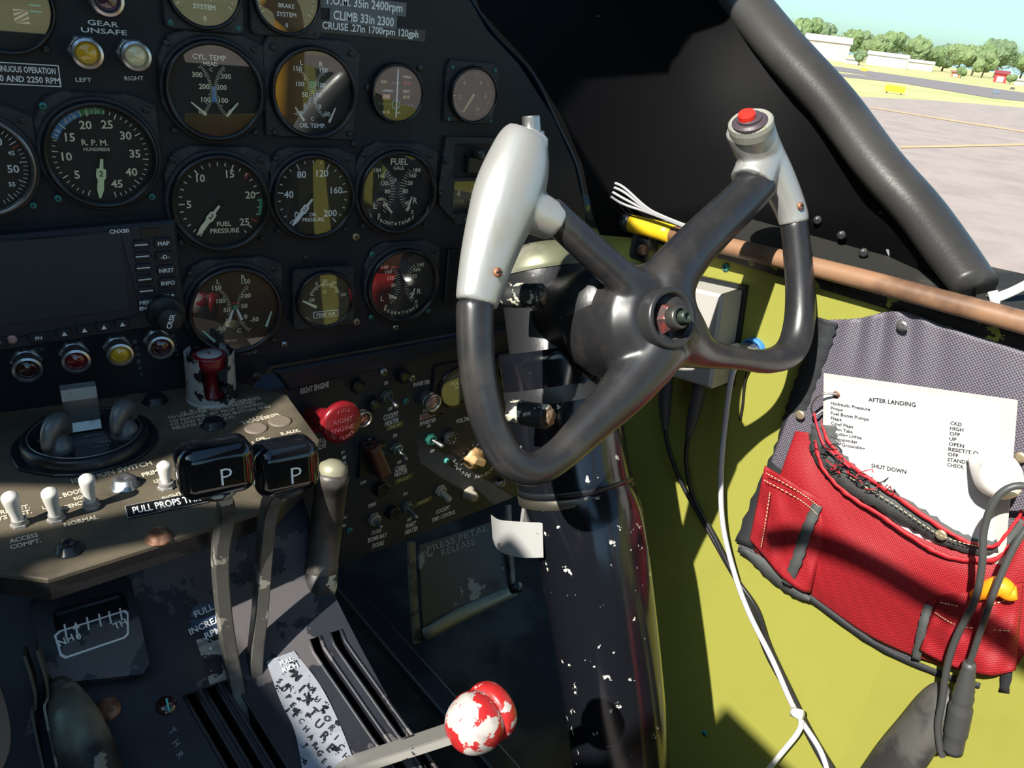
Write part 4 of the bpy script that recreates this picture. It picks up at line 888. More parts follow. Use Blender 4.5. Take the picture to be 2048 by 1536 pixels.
r = .0172; pr = [(0, -r * .95), (r * .5, -r * .85), (r * .82, -r * .55), (r * .98, -r * .1), (r * .98, r * .2), (r * .90, r * .42), (r * .86, r * .5)]
pr2 = [(r * .86, r * .5), (r * .97, r * .62), (r * .96, r * .9), (r * .8, r * 1.15), (r * .4, r * 1.28), (0, r * 1.3)]
b.lathe([(p.x, p.y) for p in smooth_path([V((a, c_, 0)) for a, c_ in pr], 4)], BALL, 40, M=qt); b.lathe([(p.x, p.y) for p in smooth_path([V((a, c_, 0)) for a, c_ in pr2], 4)], BALLR, 40, M=qt)
child(b, 'ball_knob', g)
# fat lever at the lower left and its thin plates
OLG = mat('tube_olive_grey', (.26, .26, .19), .4, .4, chip=((.3, .29, .22), 25, .63), dirt=((.03, .032, .03), 10, .4, .6))
b = MB(); b.tube([bodyhit(118, 1375, .008), bodyhit(150, 1440, .02), bodyhit(185, 1540, .02), bodyhit(205, 1620, .02)], [.008, .0125, .0145, .0145], OLG, 20, 5)
tag(centred(b, 'flap_handle', 'thick worn olive-grey handle at the bottom left of the pedestal', 'handle'), 'thick worn olive-grey handle at the bottom left of the pedestal', 'handle')
b = MB(); A_ = [atY(50, 1300, .41), atY(70, 1370, .40), atY(66, 1420, .395), atY(92, 1545, .37)]
for s_, w_ in ((0, .006), (.006, .005)):
    flat_bar(b, [p + V((s_, 0, 0)) for p in A_], .0016, .03 if s_ == 0 else .02, mat('blade_rusty', (.10, .085, .06), .5, .5, chip=((.35, .3, .22), 40, .55)))
centred(b, 'guide_blade', 'thin chipped upright metal blade left of the trim housing', 'blade')
b = MB(); b.prism([(p[0], p[1]) for p in circ(.05, 40)], -.004, .004, mat('wheel_edge', (.25, .24, .22), .5, .3), .002, M=Matrix.Translation(atY(-112, 1370, .36)) @ Matrix.Rotation(1.2, 4, 'Y'))
centred(b, 'hand_wheel', 'pale rim of a trim wheel just showing at the left edge', 'wheel')
# grey side cover left of pedestal
b = MB(); b.add([atY(-120, 1120, .50), atY(90, 1175, .50), atY(75, 1250, .47), atY(60, 1340, .44), atY(-20, 1400, .42), atY(-160, 1400, .42)], [(0, 5, 4, 3, 2, 1)], mat('cover_grey', (.10, .10, .10), .5, chip=((.3, .28, .24), 30, .7)))
b.add([v + V((0, .004, -.004)) for v in b.v], [(0, 1, 2, 3, 4, 5)], MATS['cover_grey'])
centred(b, 'side_cover', 'plain grey metal cover left of the trim housing', 'cover')

# pump cylinder right of the levers
c0 = atY(664, 955, .452); c1 = atY(642, 1140, .435); axz = (c0 - c1); L = axz.length; qm = axz.to_track_quat('Z', 'Y').to_matrix().to_4x4(); qm.translation = c1
g = thing('pump_cylinder', qm, 'upright black cylinder with a worn silver cap between the levers and the switch panel', 'cylinder'); k = depth(c0) / FPX
b = MB(); b.lathe([(34 * k, 0), (34 * k, .004), (32 * k, .005), (32 * k, L * .9), (33 * k, L * .9), (34 * k, L), (32 * k, L + .003), (26 * k, L + .004), (0, L + .004)], mat('cyl_dusty', (.11, .10, .085), .45, .3, dirt=((.015, .016, .02), 14, .42, .6), bump=(500, .2)), 40); b.build('body', g)
b = MB(); b.lathe([(28 * k, L), (30 * k, L + .006), (26 * k, L + .010), (12 * k, L + .013), (0, L + .0135)], mat('cap_olive', (.30, .29, .20), .45, .3, chip=((.1, .1, .06), 50, .6)), 30); b.build('cap', g)
b = MB(); b.lathe([(30 * k, -.028), (35 * k, -.026), (36 * k, -.010), (34 * k, -.001), (30 * k, .001)], WORN, 32); b.build('lower_collar', g)
b = MB(); b.lathe([(18 * k, -.12), (18 * k, -.05), (26 * k, -.046), (27 * k, -.028)], SMOOTH, 24); b.build('rod', g)

# ================================================================== CONTROL COLUMN
CX = .382
a0 = V((CX, .515, -.185)); a1 = V((CX + .002, .40, -.409)); a2 = V((CX + .004, .31, -.60)); a3 = V((CX + .006, .24, -.84))
g = thing('control_column', Matrix.Translation(a2), 'thick glossy black control column with white paint chips under the wheel', 'control column')
b = MB(); dirn = (a1 - a0).normalized(); 
t0 = atd(1178, 1020, .700); 
def colp(y, Rm): return None
S0 = V((CX, .437, -.358))     # clamp level
b.tube([S0 - dirn * .115, S0, a1, a2, a3], [.0495, .0495, .0480, .0425, .038], CBLK, 56, 8); child(b, 'tube', g)
b = MB(); zq = dirn.to_track_quat('Z', 'Y').to_matrix().to_4x4(); zq.translation = S0 + dirn * .012
b.lathe([(.0505, -.004), (.0512, -.003), (.0512, .003), (.0505, .004)], mat('clamp_steel', (.16, .15, .12), .4, .8), 64, M=zq, wob=lambda a: 1 + (.004 if int(a * 30) % 2 else 0)); b.lathe([(.0500, -.010), (.0506, -.0095), (.0506, -.005), (.0500, -.005)], SMOOTH, 60, M=zq); child(b, 'hose_clamp', g)
# head casting
H0 = S0 - dirn * .10
hq = (-dirn).to_track_quat('Z', 'Y').to_matrix().to_4x4(); hq.translation = S0 - dirn * .075
b = MB(); b.lathe([(.0475, 0), (.0475, .012), (.0445, .018), (.0400, .022), (.0390, .075), (.0385, .090), (.0390, .092), (.0390, .106), (.0385, .108)], CBLK2, 56, M=hq)
b.lathe([(.0500, -.004), (.0500, .008), (.0480, .012)], CBLK2, 56, M=hq)
child(b, 'head_casting', g)
b = MB(); b.lathe([(p.x, p.y) for p in smooth_path([V((.040, .106, 0)), V((.040, .111, 0)), V((.035, .121, 0)), V((.021, .129, 0)), V((0, .132, 0))], 4)], mat('dome_olive', (.30, .30, .24), .42, .4, chip=((.05, .06, .02), 35, .62), dirt=((.18, .19, .12), 20, .45, .65)), 48, M=hq); child(b, 'dome_cap', g)
def clevis(xa, ya, xb, yb, d, m, name='clevis_pin'):
    A_ = atd(xa, ya, d + .015); B_ = atd(xb, yb, d); b = MB(); b.tube([A_, A_ * .3 + B_ * .7, B_], [.0095, .0095, .0095], m, 20, 3)
    b.tube([B_, B_ + (B_ - A_).normalized() * .004], [.0068, .0068], mat('nut_rusty', (.28, .2, .14), .5, .5, dirt=((.12, .08, .05), 200, .45, .6)), 6, raw=True, sub=1)
    child(b, name, g)
clevis(1012, 590, 1082, 592, .578, WORN); clevis(1022, 822, 1094, 834, .575, WORN)
clevis(1290, 750, 1330, 742, .60, SMOOTH, 'side_clevis')
b = MB(); n_ = WHL.n; hubc = V((CX, .392, -.18)); b.tube([hubc - n_ * .10, hubc - n_ * .02], [.034, .034], CBLK2, 32, 2); child(b, 'wheel_shaft', g)

# ================================================================== CONTROL WHEEL
g = thing('control_wheel', WHL.mat(V((CX, .392, -.18))), 'control wheel of black cast arms with two silver grips, red button on the right grip', 'control wheel')
Wi = g.matrix_world.inverted()
def wp(x, y, off=0): return Wi @ WHL.hit(x, y, off)
def wr(x, y, r, off=0): return r * depth(WHL.hit(x, y, off)) / FPX
def limb(b, L, m=YBLK, n=20, asp=1.0, sub=5):
    P = [wp(*l[:2], l[3] if len(l) > 3 else 0) for l in L]; R = [wr(*l[:3]) for l in L]; b.tube(P, R, m, n, sub, asp=asp, nrm=(0, 0, 1))
def blend(o, vox, sm, f=.5):
    m = o.modifiers.new('remesh', 'REMESH'); m.mode = 'VOXEL'; m.voxel_size = vox; m.use_smooth_shade = True
    s_ = o.modifiers.new('smooth', 'SMOOTH'); s_.iterations = sm; s_.factor = f
b = MB()
limb(b, [(950, 600, 39), (950, 650, 39), (953, 720, 38), (965, 800, 37), (988, 872, 36), (1024, 925, 35), (1072, 938, 35), (1125, 905, 36), (1185, 845, 42), (1240, 790, 50), (1285, 735, 58), (1310, 690, 70)])
limb(b, [(1095, 420, 34), (1140, 462, 34), (1190, 508, 35), (1240, 553, 36), (1290, 600, 50), (1320, 630, 60)])
limb(b, [(1520, 362, 40), (1480, 405, 42), (1420, 462, 45), (1365, 522, 50), (1330, 575, 62), (1325, 630, 70)])
limb(b, [(1587, 440, 27), (1594, 500, 28), (1600, 580, 29), (1598, 650, 31), (1580, 702, 31), (1535, 722, 26), (1470, 716, 24), (1410, 705, 34), (1365, 680, 60), (1330, 650, 75)])
HC = Matrix.Translation(wp(1306, 645))
b.lathe([(.012, .018), (.030, .013), (.042, .002), (.044, -.012), (.043, -.030), (.041, -.055), (.037, -.065)], YBLK, 48, M=HC)
rim = b.build('rim', g); blend(rim, .0018, 22)
# silver grips
b = MB()
limb(b, [(1055, 279, 50), (1045, 300, 60), (1032, 345, 70), (1013, 400, 73), (992, 460, 65), (974, 520, 57), (961, 572, 50), (953, 608, 45)], SILV, 24, .8)
limb(b, [(1015, 400, 50), (1060, 420, 46), (1100, 440, 40), (1112, 448, 37)], SILV, 24, .95)
limb(b, [(1024, 296, 32), (1055, 292, 38), (1074, 308, 38)], SILV, 16, .9)
gl = b.build('left_grip', g); blend(gl, .0016, 8); gl['label'] = 'silver painted left hand grip'
b = MB()
limb(b, [(1497, 248, 50, .010), (1507, 278, 49, .006), (1522, 310, 47), (1550, 352, 39), (1573, 398, 34), (1585, 430, 32), (1588, 448, 31)], SILV, 24, .9)
limb(b, [(1528, 305, 44), (1513, 340, 44), (1503, 366, 45)], SILV, 24, .95)
gr = b.build('right_grip', g); blend(gr, .0016, 8); gr['label'] = 'silver painted right hand grip'
b = MB(); limb(b, [(1545, 355, 22, -.020), (1562, 400, 24, -.016), (1578, 445, 24, -.008)], SILVG, 18, .6); b.build('grip_back', g)
def wlathe(name, x, y, d, prof_, m, off=0, lbl=None, n=32):
    p = wp(x, y, off); q = V(d).normalized().to_track_quat('Z', 'Y').to_matrix().to_4x4(); q.translation = p; b = MB(); b.lathe(prof_, m, n, smooth=False); o = b.build(name, g, q)
    if lbl: o['label'] = lbl
    return o
up_ = (-.10, 1.0, .25)
wlathe('button_housing', 1502, 252, (-.52, .74, .45), [(.0165, -.006), (.0172, .000), (.0170, .004), (.0155, .0055), (0, .0055)], SILVG, .015)
wlathe('button_ring', 1500, 248, (-.52, .74, .45), [(.0135, 0), (.0135, .0025), (.0112, .004), (.0095, .0042), (.0095, .006), (.008, .0065), (0, .0065)], mat('ring_plum', (.06, .045, .055), .45), .018)
wlathe('push_button', 1494, 236, (-.52, .74, .45), [(.0066, -.003), (.0066, .0035), (.0058, .0048), (0, .005)], mat('button_red', (.72, .03, .02), .35), .020, 'bright red push button')
wlathe('trigger_button', 1064, 268, up_, [(.0085, -.002), (.0085, .001), (.0062, .002), (.0060, .0105), (.0052, .0115), (0, .0115)], STEEL, .0, 'bare metal push button')
def gscrew(x, y, off):
    o = screw_mb(.0032, mat('screw_orange', (.30, .13, .07), .5, .4)).build('grip_screw', g); o.matrix_local = Matrix.Translation(wp(x, y, off)); return o
gscrew(995, 545, .0165); gscrew(1600, 412, .0125)
# hub ring and nut
b = MB(); Rr = .0212; HC2 = Matrix.Translation(wp(1300, 640, .002))
b.lathe([(Rr * 1.02, .0), (Rr * 1.04, .022), (Rr, .0245), (Rr * .86, .0245), (Rr * .80, .022), (Rr * .78, .008), (0, .008)], mat('hub_ring', (.035, .035, .037), .35, .3, chip=((.45, .44, .40), 60, .72)), 48); b.build('hub_ring', g, HC2)
b = MB(); b.lathe([(.013, .008), (.0125, .018), (.0095, .024), (.0085, .025)], mat('nut_red_worn', (.08, .05, .048), .4, .3, chip=((.22, .05, .045), 90, .56)), 6, smooth=False)
b.lathe([(.0085, .024), (.0085, .031), (.0065, .034), (.0065, .030), (0, .030)], mat('bolt_grey', (.10, .10, .09), .35, .7), 30)
b.lathe([(.0045, .030), (.0045, .038), (.0028, .039), (.0026, .034), (0, .034)], mat('bolt_green', (.05, .07, .055), .4, .6), 24); b.build('hub_nut', g, HC2)
# ================================================================== RIGHT SIDE WALL, SILL, WINDOW
def wq(L, off=0): return pts(WALL, L, off)
b = MB()
b.prism(wq([(1120, 400), (1180, 432), (1450, 505), (1750, 600), (2048, 700), (2300, 790), (2300, 1900), (1250, 2200), (1180, 1700), (1150, 900)]), -.004, 0, WALLG, .001, M=WAM)
wall = centred(b, 'wall_right', None, None); struct(wall)
place_screws(WALL, wall, [(1452, 535), (1410, 1466), (1613, 711)], 8, TEAL)
# black strip on top of the green skin
STRIP = mat('strip_black', (.014, .015, .015), .45, chip=((.30, .34, .06), 55, .57))
b = MB(); tp = [(1150, 425, 0), (1450, 498, 0), (1750, 588, 0), (2048, 683, 0), (2250, 750, 0)]
vs = []
for x, y, _ in tp: vs += [WALL.hit(x, y + 22, .002), WALL.hit(x, y + 6, .004), WALL.hit(x, y - 22, .004), WALL.hit(x, y - 40, -.045)]
b.add(vs, [(4 * i + k, 4 * i + 4 + k, 4 * i + 5 + k, 4 * i + 1 + k) for i in range(4) for k in range(3)], STRIP)
struct(centred(b, 'trim_1', None, None))
# wooden rod
WOOD = mat('rod_wood', (.27, .15, .085), .45, dirt=((.12, .065, .04), 14, .45, .65), bump=(90, .12))
b = MB(); P = [WALL.hit(x, y, .018) for x, y in ((1338, 467), (1500, 503), (1700, 552), (1850, 592), (2048, 645), (2240, 700))]
b.tube(P, .0083, WOOD, 20, 3); centred(b, 'wooden_rod', 'brown wooden rod running along the window sill above the green wall', 'rod')
b = MB(); P = [WALL.hit(x, y, .018) for x, y in ((1264, 447), (1300, 456), (1345, 469))]
b.tube(P, .0092, mat('yellow_paint', (.75, .47, .015), .4, chip=((.08, .04, .02), 60, .7)), 20, 2); b.tube([P[0] + (P[0] - P[1]).normalized() * .010, P[0]], [.009, .0098], SCREW, 16, 2)
centred(b, 'yellow_sleeve', 'bright yellow sleeve on the forward end of the wooden rod', 'sleeve')
b = MB(); B0 = WALL.hit(1285, 492, .012); fr_ = WALL.mat(B0); b.prism(rrect(.024, .030, .004), -.010, .006, CBLK2, .002, M=fr_); b.tube([WALL.hit(1285, 500, .012), WALL.hit(1285, 500, .026)], .0055, RUST, 14, 2)
centred(b, 'rod_bracket', 'black bracket with a rusty bolt below the yellow sleeve', 'bracket')
# grey-white wires
WIRE = mat('wire_white', (.33, .33, .34), .45)
for i, (dx, dy, bow) in enumerate([(0, 0, -14), (4, 3, -5), (2, 6, 4), (-2, 8, 12)]):
    b = MB(); b.tube([WALL.hit(1196 + dx, 362 + dy, .03), WALL.hit(1240 + dx, 384 + dy + bow, .035), WALL.hit(1290, 418 + bow * .4, .035), WALL.hit(1325, 432 + dy * .5, .034), WALL.hit(1420, 470 + dy * .5, .034)], .0014, WIRE, 8, 6)
    centred(b, 'wire', 'grey-white wire in the small bundle above the yellow sleeve', 'wire', group='wires above the yellow sleeve')

# window side post: plate + rolled padded edge
EDGE = [(1480, -60), (1530, 5), (1600, 90), (1700, 200), (1790, 320), (1870, 410), (1930, 490), (1985, 565)]
SWm = V((.875, -.46, .16)).normalized()
SKIN = Plane(atd(1960, 578, .60), (P2 - P1), (0, 0, 1)); 
if SKIN.n.x > 0: SKIN = Plane(atd(1960, 578, .60), (P1 - P2), (0, 0, 1))
PADM = mat('pad_black', (.030, .029, .028), .42, dirt=((.045, .043, .04), 8, .4, .65), bump=(350, .2), chip=((.004, .004, .004), 16, .80))
epts = [atd(x - 34, y + 8, d) for (x, y), d in zip(EDGE, (.80, .78, .745, .71, .675, .65, .625, .60))]
b = MB(); b.tube(epts, [.027, .027, .0265, .0255, .0245, .0235, .0225, .020], PADM, 28, 6, asp=.75)
pad = centred(b, 'window_post', 'thick rounded black padded edge slanting down in front of the side window', 'window post')
# dark nose skin between panel and post
inn = [(900, -160), (960, 20), (1060, 130), (1125, 235), (1165, 330), (1185, 430), (1200, 470)]
b = MB(); rows = []
outer = epts
inner = [atY(x, y, .62) for x, y in inn] + [WALL.hit(1320, 480, -.03)]
N = len(outer)
for i in range(N):
    A_, B_ = inner[i], outer[i]; mid = (A_ + B_) / 2 + V((.05, .05, .0)); rows.append([A_, A_ * .55 + B_ * .45 + V((.055, .05, 0)), A_ * .2 + B_ * .8 + V((.03, .015, 0)), B_])
nr = 4
b.add([p for r in rows for p in r], [(i * nr + j, (i + 1) * nr + j, (i + 1) * nr + j + 1, i * nr + j + 1) for i in range(N - 1) for j in range(nr - 1)], DARKIN, True)
low = [outer[-1], WALL.hit(1900, 610, -.03), WALL.hit(1700, 570, -.03), WALL.hit(1500, 510, -.03), inner[-1]]
c_ = rows[-1]
b.add([c_[3], c_[2], c_[1], c_[0], WALL.hit(1320, 495, -.04), WALL.hit(1520, 550, -.04), WALL.hit(1750, 620, -.04), WALL.hit(1960, 690, -.04)], [(0, 7, 6), (0, 6, 1), (1, 6, 5), (1, 5, 2), (2, 5, 4), (2, 4, 3)], DARKIN)
skin = centred(b, 'wall_nose', None, None); struct(skin)
# riveted strip ribs on it
def rib(P, w, name, label):
    b = MB(); pts_ = smooth_path(P, 5); b.tube(pts_, w, DARKIN, 8, raw=True, asp=.45); return centred(b, name, label, 'rib')
rib([atd(930, -10, .80), atd(985, 70, .80), atd(1060, 150, .80), atd(1110, 250, .80), atd(1150, 340, .79), atd(1165, 440, .79)], .007, 'frame_rib', 'curved black frame rib at the right end of the instrument panel')
rib([atd(1040, -20, .84), atd(1180, 85, .82), atd(1330, 190, .81), atd(1440, 275, .79), atd(1600, 400, .75), atd(1700, 470, .72), atd(1850, 560, .67)], .006, 'frame_rib', 'long straight black rib crossing the dark side skin behind the right grip')
rb = MB()
for i, (x, y, d, r) in enumerate([(1345, 33, .80, .0035), (1475, 105, .78, .0035), (1388, 3, .79, .0055), (1773, 392, .68, .0055), (1635, 440, .72, .004), (1683, 470, .70, .004), (1727, 505, .68, .004), (1818, 553, .655, .004), (1855, 450, .65, .0045), (1363, 297, .80, .003)]):
    b = screw_mb(r); nrm = -ray(x, y); q = nrm.to_track_quat('Z', 'Y').to_matrix().to_4x4(); q.translation = atd(x, y, d)
    o = b.build('skin_screw', None, q); o.parent = skin; o.matrix_parent_inverse = Matrix.Translation(-skin.location)
# sill shelf outside of the rod and white cable
b = MB(); S = [WALL.hit(1400, 470, -.005), WALL.hit(1700, 548, -.005), WALL.hit(2048, 635, -.005), WALL.hit(2300, 705, -.005)]
vs = []
for p in S: vs += [p, p + V((.06, .03, .018))]
b.add(vs, [(2 * i, 2 * i + 1, 2 * i + 3, 2 * i + 2) for i in range(3)], mat('sill_grey', (.018, .018, .016), .6, dirt=((.06, .057, .05), 14, .55, .7)))
b.add([v + V((0, 0, -.004)) for v in vs], [(2 * i, 2 * i + 2, 2 * i + 3, 2 * i + 1) for i in range(3)], MATS['sill_grey'])
struct(centred(b, 'trim_2', None, None))
WH = mat('cable_white', (.72, .72, .70), .35)
for i, o_ in enumerate((0, 7, 13)):
    b = MB(); b.tube([atd(x, y + o_, d) for x, y, d in ((1850, 590, .66), (1890, 598, .64), (1935, 600, .62), (1990, 590, .60), (2048, 565, .58), (2120, 520, .56))], .0014, WH, 8, 5)
    centred(b, 'cable', 'white cable in the tied bundle leaving the frame at the window sill', 'cable', group='white cables tied at the window sill')
b = MB(); b.tube([atd(1985, 582, .597), atd(1992, 612, .597)], .0035, WH, 10, 2); centred(b, 'cable_tie', 'white cable tie round the white cables at the sill', 'cable tie')
# side window pane
WG = glassmat('window_glass', 1.2)
b = MB(); F = [atd(x, y, d) for x, y, d in ((1450, -70, .84), (1990, 600, .64), (2350, 690, .50), (2350, -300, .55), (1500, -300, .80))]; F = [p + V((.03, .0, 0)) for p in F]
b.add(F, [(0, 1, 2, 3, 4)], WG); win = centred(b, 'window_1', None, None); struct(win)

# ================================================================== THINGS ON THE WALL
def wtube(L, r, m, name, label, cat, n=12, group=None, sub=6):
    b = MB(); b.tube([WALL.hit(*l) for l in L], r, m, n, sub); return centred(b, name, label, cat, group=group)
# intercom box
BX = mat('box_pale', (.42, .40, .38), .5, chip=((.25, .12, .10), 45, .66))
g = thing('intercom_box', WALL.fr(1400, 670, 0, -12), 'pale worn intercom box behind the wheel hub with two jack plugs below', 'intercom box')
Gi = g.matrix_world.inverted(); o = [tuple((Gi @ WALL.hit(*p, .03))[:2]) for p in ((1330, 560), (1455, 588), (1430, 775), (1310, 738))]
b = MB(); b.prism(o[::-1], 0, .038, BX, .003); b.build('housing', g)
b = MB(); oc = V((sum(p[0] for p in o) / 4, sum(p[1] for p in o) / 4)); b.prism([tuple(oc + (V(p) - oc) * 1.10) for p in o][::-1], 0, .005, SMOOTH, .001); b.build('mount_plate', g)
for i, (L, lbl) in enumerate([(((1335, 745, .02), (1330, 800, .02), (1330, 860, .02)), 'left jack plug hanging below the intercom box'), (((1400, 765, .02), (1392, 810, .02), (1376, 875, .02)), 'right jack plug hanging below the intercom box')]):
    b = MB(); P = [WALL.hit(*l) for l in L]; b.tube([P[0], P[1], P[1] * .5 + P[2] * .5, P[2]], [.0062, .0068, .0056, .0032], mat('plug_grey', (.06, .06, .065), .5), 16, 4, raw=False); centred(b, 'jack_plug', lbl, 'plug')
BC = mat('cable_black', (.014, .014, .016), .4)
wtube([(1330, 858, .02), (1338, 900, .018), (1365, 970, .012), (1410, 1050, .01), (1455, 1130, .01), (1500, 1210, .008), (1530, 1300, .008), (1572, 1380, .008), (1610, 1460, .01), (1665, 1560, .01)], .0024, BC, 'cable', 'black cable from the left jack plug running down the green wall', 'cable')
wtube([(1376, 875, .02), (1372, 920, .018), (1385, 990, .014), (1430, 1075, .013), (1468, 1150, .013), (1512, 1215, .013), (1538, 1290, .012), (1585, 1390, .012), (1625, 1470, .013), (1680, 1560, .013)], .0024, BC, 'cable', 'black cable from the right jack plug running down the green wall', 'cable')
WHG = mat('cable_white_grey', (.50, .50, .56), .4)
wtube([(1478, 715, .03), (1462, 760, .03), (1450, 850, .022), (1442, 950, .02), (1446, 1050, .02), (1470, 1150, .018), (1500, 1230, .018), (1545, 1320, .018), (1590, 1420, .018), (1640, 1500, .018), (1660, 1560, .018)], .0027, WHG, 'charging_cable', 'white charging cable hanging from the wall socket down the green wall', 'cable')
wtube([(1592, 1422, .024), (1602, 1440, .024), (1596, 1465, .024), (1560, 1510, .024), (1520, 1560, .024)], .0027, WH, 'charging_cable', 'white cable branching off to the lower left at the cable tie', 'cable')
b = MB(); c0 = WALL.hit(1586, 1424, .024); b.tube([c0, WALL.hit(1604, 1430, .026)], .0048, WH, 12, 2); centred(b, 'cable_tie', 'white cable tie holding the cables on the lower green wall', 'cable tie')
wtube([(1505, 715, .004), (1490, 760, .004), (1485, 810, .003), (1480, 840, .003)], .0012, BC, 'thin_wire', 'thin black wire below the wall socket', 'wire')
g = thing('usb_socket', WALL.fr(1508, 700), 'blue lipped charging socket with a white plug, in the gap of the wheel', 'socket'); k = px(WALL, 1508, 700)
b = MB(); b.lathe([(26 * k, 0), (26 * k, .006), (22 * k, .007), (22 * k, .003), (0, .003)], mat('socket_blue', (.04, .2, .55), .4), 30); b.build('collar', g)
b = MB(); b.prism(rrect(34 * k, 30 * k, 4 * k), .003, .016, STEEL, .001); b.build('port', g)
b = MB(); b.prism(rrect(46 * k, 26 * k, 6 * k, 4, -10 * k, -4 * k), .010, .034, mat('plug_white', (.75, .75, .73), .35), .003); b.build('plug', g)

# ---- pouch
def wgrid(top_, bot, nu, nv, bulge, m, name, off=.004, uvs=160, seed=1, thick=.0016, edge=None, wr=.0):
    """cloth laid between two pixel curves on the wall, bulging out"""
    T = [p for p in smooth_path([V((x, y, 0)) for x, y in top_], 12)]; B_ = [p for p in smooth_path([V((x, y, 0)) for x, y in bot], 12)]
    def at(P, t): f = t * (len(P) - 1); i = min(int(f), len(P) - 2); return P[i].lerp(P[i + 1], f - i)
    b = MB(); vs = []; uv = {}
    rnd = random.Random(seed); ph = [rnd.uniform(0, 6) for _ in range(8)]
    for j in range(nv + 1):
        for i in range(nu + 1):
            u, v = i / nu, j / nv; p = at(T, u).lerp(at(B_, u), v)
            o = off + bulge(u, v) + wr * (math.sin(u * 21 + ph[0] + v * 4) * math.sin(v * 5 + ph[1]) + .6 * math.sin(u * 9 - v * 13 + ph[2]))
            q = WALL.hit(p.x, p.y, o); vs.append(q)
            l = WALL.loc(p.x, p.y, off); uv[len(vs) - 1] = (l.x * uvs, l.y * uvs)
    b.add(vs, [(j * (nu + 1) + i, j * (nu + 1) + i + 1, (j + 1) * (nu + 1) + i + 1, (j + 1) * (nu + 1) + i)[::-1] for j in range(nv) for i in range(nu)], m, True)
    o = b.build(name, None, None, uv=uv)
    if thick: s_ = o.modifiers.new('thickness', 'SOLIDIFY'); s_.thickness = thick; s_.offset = 0
    return o
MESHG = mat('mesh_grey', (.17, .155, .19), .55, weave=((.045, .04, .055), 3.0))
REDC = mat('cloth_red', (.45, .014, .022), .6, weave=((.15, .004, .008), 3.0))
BINDB = mat('binding_black', (.022, .024, .028), .7, bump=(500, .4)); BINDG = mat('binding_grey', (.07, .075, .075), .75, bump=(500, .4))
pouch = thing('wall_pouch', WALL.fr(1800, 640), 'red and black cloth pouch with a grey mesh back fastened to the green wall', 'pouch')
def adopt(o): o.parent = pouch; o.matrix_parent_inverse = pouch.matrix_world.inverted(); return o
mb_ = adopt(wgrid([(1650, 640), (1720, 636), (1800, 622), (1900, 655), (2048, 700), (2120, 722)], [(1476, 1098), (1620, 1200), (1750, 1292), (1880, 1352), (2016, 1400), (2060, 1290)], 70, 60,
      lambda u, v: .006 * math.sin(math.pi * min(1, v * 1.0)) + .005 * math.exp(-(v * 5) ** 2) * math.sin((u - .33) * 26) ** 2 * math.exp(-((u - .33) * 4) ** 2), MESHG, 'mesh_back', .002, 170, 3, wr=.0008))
rd = adopt(wgrid([(1592, 862), (1625, 870), (1650, 905), (1700, 965), (1790, 1022), (1880, 1072), (1960, 1092), (2010, 1078), (2048, 1030), (2100, 1000)],
      [(1508, 1100), (1560, 1150), (1640, 1205), (1740, 1272), (1850, 1320), (1950, 1345), (2020, 1350), (2070, 1280)], 100, 50,
      lambda u, v: .022 * math.sin(math.pi * (v * .85 + .12)) ** .8 * math.sin(math.pi * min(1, max(0, u * .9 + .08))) ** .5, REDC, 'front_pocket', .006, 185, 5, wr=.0016))
sp = adopt(wgrid([(1530, 932), (1560, 950), (1600, 975), (1645, 1002), (1660, 1040)], [(1500, 1080), (1530, 1115), (1560, 1150), (1600, 1180), (1620, 1185)], 30, 24, lambda u, v: .006 + .010 * math.sin(math.pi * u), REDC, 'side_pocket', .014, 185, 7, wr=.0014))
sp2 = adopt(wgrid([(1880, 1190), (1930, 1185), (1985, 1180), (2045, 1165)], [(1840, 1300), (1900, 1330), (1980, 1350), (2030, 1340)], 30, 24, lambda u, v: .010 + .012 * math.sin(math.pi * u), REDC, 'small_pocket', .020, 185, 9, wr=.0018))
def strip(L, w, m, name, off=.012, n=1, thick=.0012):
    P = smooth_path([V((x, y, 0)) for x, y in [l[:2] for l in L]], 6); W_ = smooth_path([V((l[2] if len(l) > 2 else w, l[3] if len(l) > 3 else off, 0)) for l in L], 6); b = MB(); vs = []; rj = random.Random(len(L) * 7 + int(L[0][0])); jt = (lambda: rj.uniform(-1.6, 1.6)) if name == 'torn_red_edge' else (lambda: rj.uniform(-1.2, 1.2) if name == 'top_binding' else 0)
    for i, p in enumerate(P):
        t = (P[min(i + 1, len(P) - 1)] - P[max(i - 1, 0)]).normalized(); nrm = V((-t.y, t.x, 0)); ww_ = W_[i].x / 2 * (1 + .12 * math.sin(i * 2.7)); o_ = W_[i].y
        j1, j2 = jt(), jt(); vs += [WALL.hit(p.x + nrm.x * (ww_ + j1), p.y + nrm.y * (ww_ + j1), o_ + j2 * .0004), WALL.hit(p.x - nrm.x * (ww_ + j2), p.y - nrm.y * (ww_ + j2), o_ - j1 * .0004)]
    b.add(vs, [(2 * i, 2 * i + 1, 2 * i + 3, 2 * i + 2) for i in range(len(P) - 1)], m, True); o = adopt(b.build(name)); s_ = o.modifiers.new('thickness', 'SOLIDIFY'); s_.thickness = thick; s_.offset = 0; return o
strip([(1655, 640), (1640, 690), (1610, 770), (1590, 830), (1570, 900), (1530, 990), (1490, 1090)], 42, BINDB, 'edge_binding', .008)
strip([(1478, 1098), (1540, 1140), (1620, 1196), (1750, 1288), (1880, 1348), (1960, 1372)], 11, BINDB, 'edge_binding', .012)
strip([(1488, 1100, 8), (1540, 1140, 30), (1590, 1180, 24), (1620, 1200, 6)], 20, BINDG, 'corner_patch', .016)
